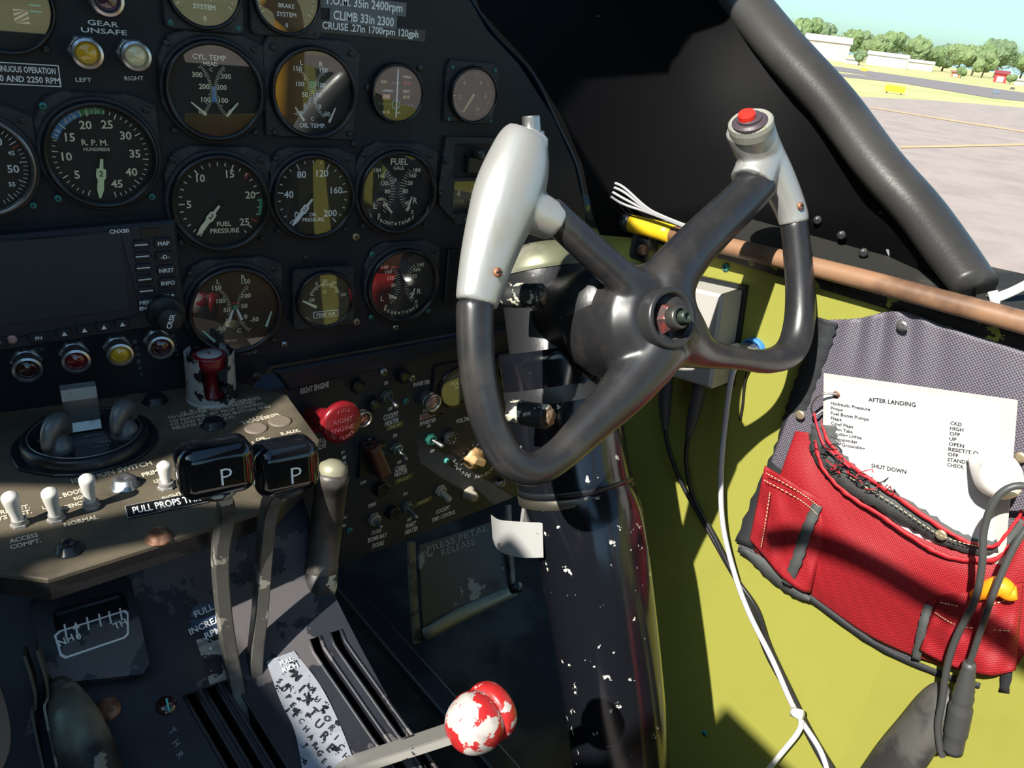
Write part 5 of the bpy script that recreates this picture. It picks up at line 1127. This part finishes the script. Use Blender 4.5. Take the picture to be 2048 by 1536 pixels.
strip([(1648, 850, 50, .020), (1650, 900, 55, .022), (1690, 950, 52, .026), (1760, 995, 46, .028), (1840, 1040, 44, .028), (1900, 1075, 36, .026), (1960, 1095, 30, .022), (2010, 1085, 24, .018), (2045, 1040, 18, .014)], 44, BINDG, 'top_binding', .024)
strip([(1642, 840, 0, .024), (1658, 885, 7, .027), (1700, 930, 7, .031), (1780, 985, 7, .033), (1860, 1040, 7, .033), (1930, 1082, 7, .030), (1985, 1092, 7, .026), (2020, 1060, 7, .022), (2045, 1020, 7, .018)], 7, REDC, 'torn_red_edge', .03)
strip([(1630, 880, 6, .024), (1645, 935, 7, .027), (1690, 985, 6, .031), (1760, 1030, 6, .033), (1840, 1085, 7, .033), (1900, 1115, 8, .030), (1985, 1120, 8, .026), (2020, 1090, 7, .022)], 7, REDC, 'torn_red_edge', .03)
strip([(1635, 1010, 20, .031), (1612, 1065, 22, .034), (1592, 1125, 22, .034), (1572, 1170, 20, .024)], 20, BINDG, 'strap', .03)
strip([(1858, 1210, 18, .030), (1846, 1250, 18, .034), (1832, 1320, 18, .022)], 18, BINDG, 'strap', .03)
strip([(2032, 1190, 20, .022), (2025, 1280, 20, .022), (2008, 1385, 20, .012)], 20, BINDB, 'edge_binding', .02)
STIT = mat('thread_cream', (.62, .50, .30), .7)
for L in ([(1532, 946, 0), (1600, 985, 0), (1640, 1015, 0)], [(1528, 960, 0), (1600, 1000, 0), (1636, 1030, 0)], [(1540, 985, 0), (1530, 1050, 0), (1522, 1095, 0)], [(1700, 955, 0), (1790, 1010, 0), (1880, 1070, 0), (1960, 1094, 0)], [(1880, 1205, 0), (1950, 1215, 0), (2030, 1195, 0)], [(1870, 1225, 0), (1920, 1252, 0), (2020, 1262, 0)]):
    b = MB(); P = smooth_path([V(l) for l in L], 10)
    for i in range(0, len(P) - 1, 1): 
        offs = .041 if L[0][0] in (1880, 1870) else (.035 if L[0][0] > 1600 else .034); b.tube([WALL.hit(P[i].x, P[i].y, offs), WALL.hit(*(P[i].lerp(P[i + 1], .65))[:2], offs)], .00045, STIT, 5, raw=True)
    o = adopt(b.build('stitching'))
for x, y, off in [(1804, 652, .012), (1882, 1070, .034), (1600, 830, .014), (2040, 915, .014)]:
    b = MB(); b.lathe([(.0045, 0), (.0042, .0008), (.002, .0011), (0, .0009)], mat('snap_brass', (.40, .33, .22), .4, .6) if x != 1804 else STEEL, 20); o = b.build('snap_fastener', None, WALL.fr(x, y, off)); adopt(o)
# frayed threads
b = MB(); rnd = random.Random(3)
for i in range(26):
    t = rnd.random(); x = 1650 + t * 130 + rnd.uniform(-14, 14); y = 900 + t * 95 + rnd.uniform(-14, 14); o_ = .034
    P = [WALL.hit(x, y, o_)]
    for k in range(4): x += rnd.uniform(-16, 16); y += rnd.uniform(-10, 10); P.append(WALL.hit(x, y, o_ + rnd.uniform(0, .006)))
    b.tube(P, .00045, BINDB if i % 3 else REDC, 5, 4)
o = adopt(b.build('frayed_threads')); o['kind'] = 'stuff'
# checklist card
F = WALL.fr(1840, 900, .019, 0); fi = F.inverted()
def cq(x, y): q = fi @ WALL.hit(x, y, .019); return q.x, q.y
CQ = [(1648, 746), (2036, 800), (2028, 960), (2004, 1080), (1960, 1092), (1880, 1072), (1790, 1022), (1700, 965), (1650, 905)]
g = thing('checklist_card', F, 'laminated white checklist card headed AFTER LANDING tucked in the red pouch', 'card')
b = MB(); cc = [cq(*p) for p in ((1648, 746), (2036, 800), (2010, 1130), (1644, 1060))]
b.prism(cc[::-1], 0, .0008, mat('laminate', (.55, .52, .46), .15, coat=.6), .0002); b.build('laminate', g)
b = MB(); ci = [cq(*p) for p in ((1654, 762), (2000, 806), (1985, 1120), (1652, 1055))]
b.prism(ci[::-1], .0008, .0012, mat('paper_white', (.66, .66, .65), .45, dirt=((.55, .48, .42), 22, .64, .74)))
CK = mat('print_black', (.012, .012, .015), .6)
def ctext(t, a, c, h): 
    A_ = V(cq(*a)); B_ = V(cq(*c)); an = math.degrees(math.atan2(B_.y - A_.y, B_.x - A_.x)); m_ = (A_ + B_) / 2; b.text(t, px(WALL, *a, h) * .9, m_.x, m_.y, CK, .0014, an, (B_ - A_).length, .03)
ctext('AFTER LANDING', (1738, 798), (1833, 809), 9.5); ctext('SHUT DOWN', (1744, 930), (1814, 943), 9)
for i, (t, w_) in enumerate([('Hydraulic Pressure', 79), ('Props', 24), ('Fuel Boost Pumps', 76), ('Flaps', 22), ('Cowl Flaps', 45), ('Trim Tabs', 42), ('Landing Lights', 60), ('Transponder', 52), ('Mag Grounding', 66)]):
    y = 806 + i * 10; x = 1663 + (0 if i < 5 else 2); ctext(t, (x, y), (x + w_, y + w_ * .17), 7)
for i, (t, w_) in enumerate([('CKD', 23), ('HIGH', 27), ('OFF', 21), ('UP', 15), ('OPEN', 31), ('RESET/T.O', 60), ('OFF', 21), ('STANDBY', 50), ('CHECK', 34)]):
    y = 845 + i * 10.4; x = 1902 - i * .8; ctext(t, (x, y), (x + w_, y + w_ * .15), 8)
b.build('paper', g)
b = MB(); q = V(cq(1674, 789)); b.lathe([(.0034, .0012), (.0034, .0016), (.0022, .0017)], RUST, 18, M=Matrix.Translation((q.x, q.y, 0))); b.build('punched_hole', g)
b = MB(); P = [WALL.hit(1675, 789, .024), WALL.hit(1645, 788, .030), WALL.hit(1625, 808, .028), WALL.hit(1628, 830, .022), WALL.hit(1655, 815, .014)]; b.tube(P, .0010, STEEL, 10, 8)
centred(b, 'key_ring', 'thin steel ring through the punched corner of the checklist card', 'ring')
b = MB(); b.tube([WALL.hit(*p) for p in ((1628, 826, .026), (1635, 855, .026), (1648, 890, .030), (1665, 905, .034), (1700, 935, .036))], .0011, mat('cord_red', (.5, .02, .04), .6), 8, 5); centred(b, 'cord', 'thin red cord hanging from the steel ring', 'cord')
# white bottle cap leaning on the card
F2 = WALL.fr(1990, 948, .030); d_ = (WALL.hit(2018, 975, .045) - WALL.hit(1970, 925, .030)); b = MB(); A_ = WALL.hit(1950, 915, .028)
b.tube([WALL.hit(1945, 915, .026), WALL.hit(1968, 935, .030), WALL.hit(1992, 950, .036), WALL.hit(2012, 950, .040), WALL.hit(2022, 945, .040)], [.004, .011, .0165, .0165, .006], mat('white_bulb', (.78, .74, .70), .4), 24, 5)
centred(b, 'white_bottle', 'white rounded plastic bottle end resting on the right side of the checklist card', 'bottle')
# orange earplugs
b = MB(); OR = mat('orange_foam', (1.0, .30, .01), .5)
b.tube([WALL.hit(1948, 1192, .047), WALL.hit(1975, 1180, .050), WALL.hit(2000, 1172, .050), WALL.hit(2018, 1184, .048), WALL.hit(2034, 1186, .047)], [.004, .0066, .0075, .0068, .005], OR, 18, 5)
centred(b, 'ear_plug', 'bright orange foam ear plug sticking out of the small red pocket', 'ear plug')
# black cables and microphone at lower right
BG = mat('rubber_dark', (.055, .057, .058), .45, bump=(400, .1)); BD = mat('rubber_body', (.075, .073, .066), .6, dirt=((.03, .03, .03), 22, .45, .62), bump=(250, .2))
wtube([(2090, 980, .06), (2030, 972, .07), (1990, 1000, .075), (1968, 1060, .075), (1964, 1130, .075), (1950, 1200, .072), (1915, 1270, .068), (1895, 1330, .064), (1885, 1400, .06), (1876, 1450, .058), (1880, 1495, .056), (1885, 1512, .055)], .0026, BG, 'headset_cable', 'dark cable curving from the right edge down past the red pouch to the handset', 'cable')
wtube([(2090, 1010, .05), (2050, 1060, .06), (2020, 1110, .066), (1990, 1180, .070), (1965, 1250, .068), (1945, 1310, .062), (1935, 1335, .06)], .0023, BG, 'headset_cable', 'thinner dark cable ending in the ribbed plug in front of the pouch', 'cable')
b = MB(); A_ = WALL.hit(1940, 1325, .06); B_ = WALL.hit(1905, 1500, .05); P = []; R = []
for i in range(25):
    t = i / 24; P.append(A_.lerp(B_, t)); R.append(.6 * ((.0068 + .0052 * t / .35 + (.0009 if i % 2 else 0)) if t < .38 else (.0125 if t < .46 else (.0145 if t < .8 else .0130))))
b.tube(P, R, BG, 24, raw=True); centred(b, 'jack_plug', 'ribbed dark grey plug in front of the lower edge of the red pouch', 'plug')
b = MB(); b.tube([WALL.hit(x, y, o_) for x, y, o_ in ((1905, 1385, .03), (1880, 1405, .035), (1835, 1470, .04), (1790, 1530, .04), (1740, 1600, .04))], [.011, .0165, .020, .022, .022], BD, 28, 5, asp=.75)
centred(b, 'handset', 'worn dark grey handset body at the lower right against the green wall', 'handset')

# ================================================================== FLOOR AREA, PEDAL
b = MB(); b.box((.0, .8, -.86), (2.4, 2.2, .02), mat('floor_dark', (.014, .013, .012), .7, spec=.2, dirt=((.05, .047, .04), 6, .45, .65), bump=(60, .3)))
struct(centred(b, 'floor', None, None))
b = MB(); b.add([(-.6, 1.15, -.9), (1.0, 1.15, -.9), (1.0, 1.15, .1), (-.6, 1.15, .1)], [(0, 1, 2, 3)], DARKBL); struct(centred(b, 'wall_front', None, None))
PEDC = mat('pedal_paint', (.016, .016, .014), .5, chip=((.20, .19, .16), 11, .60), dirt=((.014, .014, .013), 20, .4, .6))
PW = [atY(838, 1090, .74), atY(1010, 1035, .76), atY(1022, 1190, .70), atY(846, 1262, .68)]
fc = (PW[0] + PW[1] + PW[2] + PW[3]) / 4; axp = (PW[1] - PW[0]).normalized(); ayp = (PW[0] - PW[3]).normalized(); nn = axp.cross(ayp).normalized(); ayp = nn.cross(axp)
FM = Matrix((axp, ayp, nn)).transposed().to_4x4(); FM.translation = fc
g = thing('rudder_pedal', FM, 'worn dark rudder pedal plate lettered PRESS PEDAL RELEASE under the switch panel', 'pedal'); Fi = FM.inverted()
o = [tuple((Fi @ p)[:2]) for p in PW]
b = MB(); b.prism(o[::-1], -.003, 0, PEDC, .0005)
W_ = (PW[1] - PW[0]).length
PB = Plane(fc, axp, ayp); nv0 = len(b.v)
for t, x0, y0, x1, y1, h in [('-PRESS.PETAL', 845, 1103, 975, 1055, 13), ('RELEASE', 882, 1106, 950, 1082, 13)]: b.ptext(PB, t, (x0, y0), (x1, y1), mat('stencil_grey', (.20, .20, .17), .6), h=h)
for q in range(nv0, len(b.v)): b.v[q] = Fi @ b.v[q]
b.build('plate', g)
b = MB(); b.tube([Fi @ atY(848, 1270, .675), Fi @ atY(930, 1225, .69), Fi @ atY(1030, 1180, .705)], [.009, .011, .009], mat('pedal_bar', (.16, .16, .12), .4, .4), 16, 4, asp=.6); b.build('toe_bar', g)
b = MB(); 
flat_bar(b, [Fi @ atY(822, 1085, .72), Fi @ atY(826, 1180, .70), Fi @ atY(834, 1285, .68)], .010, .006, mat('hanger_tan', (.12, .115, .085), .5, chip=((.05, .05, .04), 40, .55)), V((1, 0, 0))); b.build('hanger', g)
b = MB(); flat_bar(b, [Fi @ atY(1016, 1010, .76), Fi @ atY(1020, 1100, .73), Fi @ atY(1026, 1190, .70)], .008, .006, MATS['hanger_tan'], V((1, 0, 0))); b.build('hanger', g)
for x, y in ((838, 1274), (1032, 1178)):
    b = MB(); b.tube([Fi @ atY(x - 8, y, .69), Fi @ atY(x + 8, y - 4, .68)], .007, SMOOTH, 14, 2); b.build('pivot', g)
# white clip on column
b = MB(); CL = mat('clip_white', (.34, .34, .33), .4, .2, chip=((.12, .12, .12), 30, .66))
T0 = [atd(x, y, d) for x, y, d in ((984, 1030, .67), (1000, 1040, .655), (1040, 1044, .645), (1085, 1046, .64))]; B0 = [atd(x, y, d) for x, y, d in ((988, 1085, .67), (1004, 1105, .655), (1042, 1115, .645), (1087, 1115, .64))]
T0 = smooth_path(T0, 4); B0 = smooth_path(B0, 4); vs = []
for a_, c_ in zip(T0, B0): vs += [a_, c_]
b.add(vs, [(2 * i, 2 * i + 1, 2 * i + 3, 2 * i + 2) for i in range(len(T0) - 1)], CL, True)
b.add([v - WHL.n * .002 for v in vs], [(2 * i, 2 * i + 2, 2 * i + 3, 2 * i + 1) for i in range(len(T0) - 1)], CL, True)
b.box(tuple(atd(1058, 1015, .665)), (.012, .004, .03), CL); centred(b, 'column_clip', 'curved pale metal clip plate on the left side of the control column', 'clip')
# floor rail and worn mat
b = MB(); A_ = atY(1000, 1210, .80); 
flat_bar(b, [V((.33, .95, -.80)), V((.36, .72, -.80)), V((.40, .45, -.80))], .03, .02, SMOOTH); centred(b, 'floor_rail', 'dark rail along the floor left of the column', 'rail')

# ================================================================== SUN-SHAPING ROOF AND CABIN SHELL

# ================================================================== OUTSIDE: AIRFIELD
GZ = -3.0
def g_at(x, y): r = ray(x, y); return r * (GZ / r.z)
def land(P, m, name, z): 
    b = MB(); v = [g_at(*p) for p in P]; b.add([(p.x, p.y, GZ + z) for p in v], [tuple(range(len(v)))[::-1]], m); o = centred(b, name, None, None)
    return struct(o)
b = MB(); b.add([(-3000, -3000, GZ), (3000, -3000, GZ), (3000, 3000, GZ), (-3000, 3000, GZ)], [(0, 1, 2, 3)], mat('dry_grass', (.47, .42, .19), .9, dirt=((.40, .40, .15), .05, .45, .6)))
struct(centred(b, 'ground', None, None))
TAR = mat('tarmac', (.36, .285, .245), .85, dirt=((.30, .24, .205), .6, .4, .65)); RWY = mat('runway', (.20, .17, .16), .85)
land([(1300, -0 + 230), (1700, 193), (1850, 200), (2000, 212), (2120, 222), (2600, 290), (3400, 2500), (1000, 1600)], TAR, 'apron_ground', .02)
land([(1650, 130), (2400, 235), (2400, 245), (1650, 139)], RWY, 'runway_ground', .03)
land([(1650, 150), (1800, 166), (1980, 196), (2400, 240), (2400, 228), (1980, 182), (1800, 158), (1650, 144)], RWY, 'taxiway_ground', .035)
LINE = mat('taxi_line', (.55, .36, .18), .7)
land([(1740, 217), (1900, 243), (2200, 290), (2200, 287), (1900, 240), (1740, 215)], LINE, 'line_ground', .04)
land([(1800, 294), (1950, 291), (2200, 284), (2200, 288), (1950, 295), (1800, 298)], LINE, 'line_ground', .04)
def dist(x, y, D): r = ray(x, y); return r * (D / math.hypot(r.x, r.y))
def bld(x0, x1, yb, ht_px, D, name, label, wallc, roofc, cat='building', depth_=14):
    A_ = dist(x0, yb, D); B_ = dist(x1, yb + (x1 - x0) * .12, D); A_.z = B_.z = GZ
    ax = (B_ - A_).normalized(); bk = V((ax.y, -ax.x, 0)); bk = bk if bk.dot(A_) > 0 else -bk; h = ht_px * D / FPX * 1.1
    g = thing(name, Matrix.Translation(A_), label, cat); L = (B_ - A_).length; M_ = Matrix((ax, bk, V((0, 0, 1)))).transposed().to_4x4()
    b = MB(); b.box((L / 2, depth_ / 2, h * .4), (L, depth_, h * .8), wallc, M=M_); b.build('walls', g)
    b = MB(); b.add([M_ @ V(p) for p in ((-.5, -.5, h * .8), (L + .5, -.5, h * .8), (L + .5, depth_ + .5, h * .8), (-.5, depth_ + .5, h * .8), (-.5, depth_ / 2, h * 1.1), (L + .5, depth_ / 2, h * 1.1))], [(0, 1, 5, 4), (2, 3, 4, 5), (0, 4, 3), (1, 2, 5), (0, 3, 2, 1)], roofc); b.build('roof', g)
    b = MB(); n_ = max(1, int(L / 9))
    for i in range(n_): b.box(((i + .5) * L / n_, -.05, h * .3), (L / n_ * .55, .1, h * .5), mat('hangar_door', (.45, .44, .42), .6), M=M_)
    b.build('door', g)
PWt = mat('hangar_white', (.55, .53, .50), .6); PRf = mat('hangar_roof', (.52, .49, .48), .6)
bld(1600, 1690, 122, 32, 330, 'hangar', 'large pale pink hangar nearest the window post', mat('hangar_pink', (.46, .36, .33), .7), PRf)
bld(1732, 1812, 124, 18, 360, 'hangar', 'long white hangar right of the pink hangar', PWt, PRf)
bld(1815, 1865, 131, 13, 380, 'hangar', 'cream shed just right of the long white hangar', mat('hangar_cream', (.65, .58, .42), .7), PRf)
bld(1690, 1716, 123, 8, 300, 'storage_tank', 'low white building in the gap between the two hangars', PWt, PWt)
bld(1905, 1922, 141, 8, 300, 'red_shed', 'small orange-red shed left of the red barn', mat('shed_red', (.55, .14, .07), .7), mat('shed_roof', (.3, .15, .1), .7), depth_=5)
bld(1990, 2015, 151, 15, 300, 'red_barn', 'bright red barn far right across the airfield', mat('barn_red', (.60, .03, .03), .7), mat('barn_roof', (.25, .05, .05), .7), depth_=6)
bld(2033, 2075, 155, 8, 300, 'hangar', 'low white building at the right edge of the frame', PWt, PRf)
# trees
LEAF = [mat('leaf_a', (.12, .17, .07), .9, dirt=((.17, .22, .09), .6, .4, .6)), mat('leaf_b', (.15, .21, .08), .9, dirt=((.10, .15, .06), .6, .4, .6)), mat('leaf_c', (.10, .15, .08), .9, dirt=((.14, .19, .09), .6, .4, .6))]
TRK = mat('trunk', (.1, .075, .05), .9)
def ico_pts(n):
    out = []
    for i in range(n): y = 1 - 2 * (i + .5) / n; r = math.sqrt(1 - y * y); a = i * 2.39996; out.append(V((math.cos(a) * r, math.sin(a) * r, y)))
    return out
def leaf_tree(x, ytop, ybase, wpx, D, k, label):
    rnd = random.Random(int(x)); A_ = dist(x, ybase, D); A_.z = GZ; H = (ybase - ytop) * D / FPX * 1.06; W = wpx * D / FPX
    g = thing('tree', Matrix.Translation(A_), label, 'tree', 'trees along the far side of the airfield')
    b = MB()
    for q in range(15):
        cz = H * rnd.uniform(.45, .8); rr = W * rnd.uniform(.12, .25); c = V((rnd.uniform(-.34, .34) * W, rnd.uniform(-.3, .3) * W, cz if q else H * .8)); rr = min(rr, (H - c.z) * 1.0 + .3)
        n1, n2 = 14, 8
        prof_ = [(max(.001, math.sin(math.pi * i / n2)), -math.cos(math.pi * i / n2)) for i in range(n2 + 1)]
        vs = []; fs = []
        for r_, z_ in prof_:
            for i in range(n1): a = 2 * math.pi * i / n1; s_ = rr * (1 + rnd.uniform(-.18, .18)); vs.append(c + V((r_ * math.cos(a) * s_, r_ * math.sin(a) * s_, z_ * s_ * 1.1)))
        for u in range(n2):
            for i in range(n1): j = (i + 1) % n1; fs.append((u * n1 + i, u * n1 + j, (u + 1) * n1 + j, (u + 1) * n1 + i))
        b.add(vs, fs, LEAF[k])
    for q in range(750):
        d = V((rnd.gauss(0, 1), rnd.gauss(0, 1), rnd.gauss(0, 1))).normalized(); c = V((d.x * W * .5, d.y * W * .5, H * .62 + d.z * H * .36)) * rnd.uniform(.72, 1.03); s_ = W * .028
        e = V((rnd.uniform(-1, 1), rnd.uniform(-1, 1), rnd.uniform(-1, 1))) * s_; f = V((rnd.uniform(-1, 1), rnd.uniform(-1, 1), rnd.uniform(-1, 1))) * s_; b.add([c, c + e, c + e + f, c + f], [(0, 1, 2, 3)], LEAF[k])
    b.build('crown', g)
    b = MB(); b.tube([(0, 0, 0), (W * .02, 0, H * .3), (0, 0, H * .6)], [W * .035, W * .025, W * .01], TRK, 8, 2); b.build('trunk', g)
LB = ['broad dark green tree', 'lighter green tree', 'dense blue-green tree']
for i, (x, t, bs, w_) in enumerate([(1570, 42, 92, 70), (1600, 45, 98, 60), (1635, 50, 102, 60), (1665, 72, 106, 45), (1690, 66, 110, 50), (1715, 68, 113, 45), (1745, 74, 118, 50), (1770, 72, 120, 55), (1800, 80, 125, 50), (1830, 84, 130, 48), (1855, 100, 133, 50), (1885, 100, 137, 50), (1915, 97, 140, 50), (1945, 98, 144, 50), (1990, 97, 149, 60), (1965, 112, 148, 40), (2040, 106, 155, 50), (2085, 104, 160, 60), (2025, 138, 152, 18), (1925, 126, 142, 18), (1720, 95, 118, 26)]):
    leaf_tree(x, t, bs, w_ * .92, 400 + (i % 3) * 45 if t < 120 and i < 18 else 290, i % 3, LB[i % 3] + ' standing behind ' + ['the pink hangar, leftmost of the row', 'the pink hangar, second of the row', 'the roof of the pink hangar', 'the right end of the pink hangar', 'the low building between the hangars', 'the left end of the long white hangar', 'the middle of the long white hangar', 'the right half of the long white hangar', 'the right end of the long white hangar', 'the cream shed', 'the right end of the cream shed', 'the gap left of the small red shed', 'the small orange-red shed', 'the gap between the two red buildings', 'the red barn', 'the left side of the red barn', 'the field at the right edge', 'the field beyond the right edge', 'the red barn as a low bush', 'the small red shed as a low bush', 'the gap between the hangars as a low bush'][i])
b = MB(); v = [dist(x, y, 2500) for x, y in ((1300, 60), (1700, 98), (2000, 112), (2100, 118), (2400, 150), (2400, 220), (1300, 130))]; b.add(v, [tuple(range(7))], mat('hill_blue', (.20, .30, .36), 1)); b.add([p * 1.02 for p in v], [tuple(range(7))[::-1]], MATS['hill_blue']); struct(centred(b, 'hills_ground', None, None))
# yellow airfield sign boards
def board(x, y, w_, h_, label, m):
    A_ = g_at(x, y); D = A_.length; g = thing('airfield_sign', Matrix.Translation(A_) @ Matrix.Rotation(math.atan2(-A_.x, A_.y), 4, 'Z'), label, 'sign'); k = D / FPX
    b = MB(); b.box((0, 0, h_ * k * .62), (w_ * k, .25, h_ * k * .8), m, ch=.02); b.build('board', g)
    for s_ in (-.35, .35): b = MB(); b.box((s_ * w_ * k, 0, h_ * k * .1), (.12, .12, h_ * k * .22), SCREW); b.build('leg', g)
YS_ = mat('sign_yellow', (.85, .62, .01), .5)
board(1787, 188, 32, 13, 'wide yellow airfield sign at the edge of the grass', YS_)
board(1727, 144, 11, 6, 'small orange airfield sign in the far grass', mat('sign_orange', (.75, .42, .04), .5))
board(1991, 188, 9, 6, 'small blue-grey marker box on the right taxiway edge', mat('box_blue', (.12, .16, .22), .5))
board(2024, 180, 6, 4, 'tiny dark marker box near the right edge', mat('box_dark', (.07, .06, .06), .5))

b = MB(); b.add([(-40, -40, GZ + .01), (60, -40, GZ + .01), (60, 8, GZ + .01), (-40, 8, GZ + .01)], [(0, 1, 2, 3)], TAR); struct(centred(b, 'apron_rear_ground', None, None))
# ================================================================== CABIN SHELL WITH A ROOF OPENING CUT TO SHAPE THE SUNLIGHT
SHELL = mat('cabin_lining', (.035, .038, .03), .7)
ROOFM = mat('roof_black', (.02, .02, .02), .6)
b = MB()
hole = [(-.44, -.31), (-.44, -.02), (-.56, -.03), (-.665, .02), (-.665, .19), (-.70, .21), (-.74, .30), (-.62, .245), (-.53, .272), (-.46, .335), (-.38, .345), (.0, .345), (.035, .47), (.26, .50), (.44, .50), (.30, .24), (.20, .02), (.16, -.75), (-.15, -.75), (-.15, -.42)]  # unseen roof opening, outlined by tracing the wanted sun patches back along the sunlight
b.plate([(-1.0, -1.0), (.80, -1.0), (.80, .80), (-1.0, .80)], [hole], .30, .315, ROOFM)
for P, w_ in (([(-.72, .192), (-.60, .187), (-.565, .178), (-.52, .158), (-.43, .138)], .018), ([(-.205, .072), (-.172, .045), (-.155, .0), (-.146, -.05), (-.136, -.12), (-.115, -.34), (-.10, -.77)], .013)):  # added bars, bent to cast the shadow bands on pedestal and pouch
    b.tube([(x, y, .307) for x, y in P], w_, ROOFM, 12, 4, asp=.4)
roof = centred(b, 'sun_cut_roof', None, None); struct(roof); roof.name = 'sun_cut_ceiling'
b = MB(); b.box((-1.0, -.1, -.29), (.02, 1.9, 1.2), SHELL); struct(centred(b, 'wall_left', None, None))
b = MB(); b.prism([(-1, -.9), (.8, -.9), (.8, -.20), (.42, -.20), (.36, .05), (.30, .05), (.25, -.16), (-.4, -.16), (-.4, .3), (-1, .3)], -.01, .01, SHELL, M=Matrix.Translation((0, -1.0, 0)) @ Matrix.Rotation(math.radians(90), 4, 'X')); struct(centred(b, 'wall_back', None, None))  # unseen top edge stepped to darken dial reflections and admit fill light
b = MB(); b.add([(-1.0, .62, .05), (.50, .62, .05), (.62, .80, .31), (-1.0, .80, .31)], [(0, 1, 2, 3)], ROOFM); struct(centred(b, 'front_blocker', None, None))  # unseen plate added between panel top and roof to keep the cabin dark
b = MB(); q = [WALL.hit(2300, 790), ]
b.add([(.62, .242, -.175), (.70, -1.0, -.175), (.70, -1.0, -.87), (.62, .242, -.87)], [(0, 1, 2, 3)], WALLG); struct(centred(b, 'wall_right_rear', None, None)).name = 'wall_right'


# unseen yellow, mustard, red and white props added to tint the gauge reflections
YP = mat('frame_yellow', (.95, .50, .01), .45)
b = MB(); b.tube([(.45, -.40, -.02), (.490, -.40, -.04), (.496, -.40, -.12), (.492, -.40, -.20), (.49, -.40, -.245), (.40, -.40, -.255), (.30, -.40, -.25)], [.020, .026, .027, .027, .027, .024, .018], YP, 14, 5)
centred(b, 'reflection_yellow_frame', 'added yellow frame behind the camera, put there to be mirrored in the oil temperature glass', 'frame')
b = MB(); rounded_block(b, .24, .16, .12, .03, mat('prop_mustard', (.50, .26, .03), .8), Matrix.Translation((.34, -.42, -.62))); centred(b, 'reflection_mustard_block', 'added mustard block behind the camera, put there to be mirrored in the carburettor air glass', 'cushion')
b = MB(); rounded_block(b, .13, .12, .16, .02, mat('prop_red', (.55, .015, .02), .7), Matrix.Translation((.545, .0, -.50))); centred(b, 'reflection_red_block', 'added red block beside the wall, put there to be mirrored in the rear tanks glass', 'bag')
b = MB(); b.box((.545, .0, -.385), (.11, .02, .055), mat('prop_white', (.8, .8, .78), .6), ch=.001); centred(b, 'reflection_white_slab', 'added white slab above the red block, put there to be mirrored in the rear tanks glass', 'sheet')
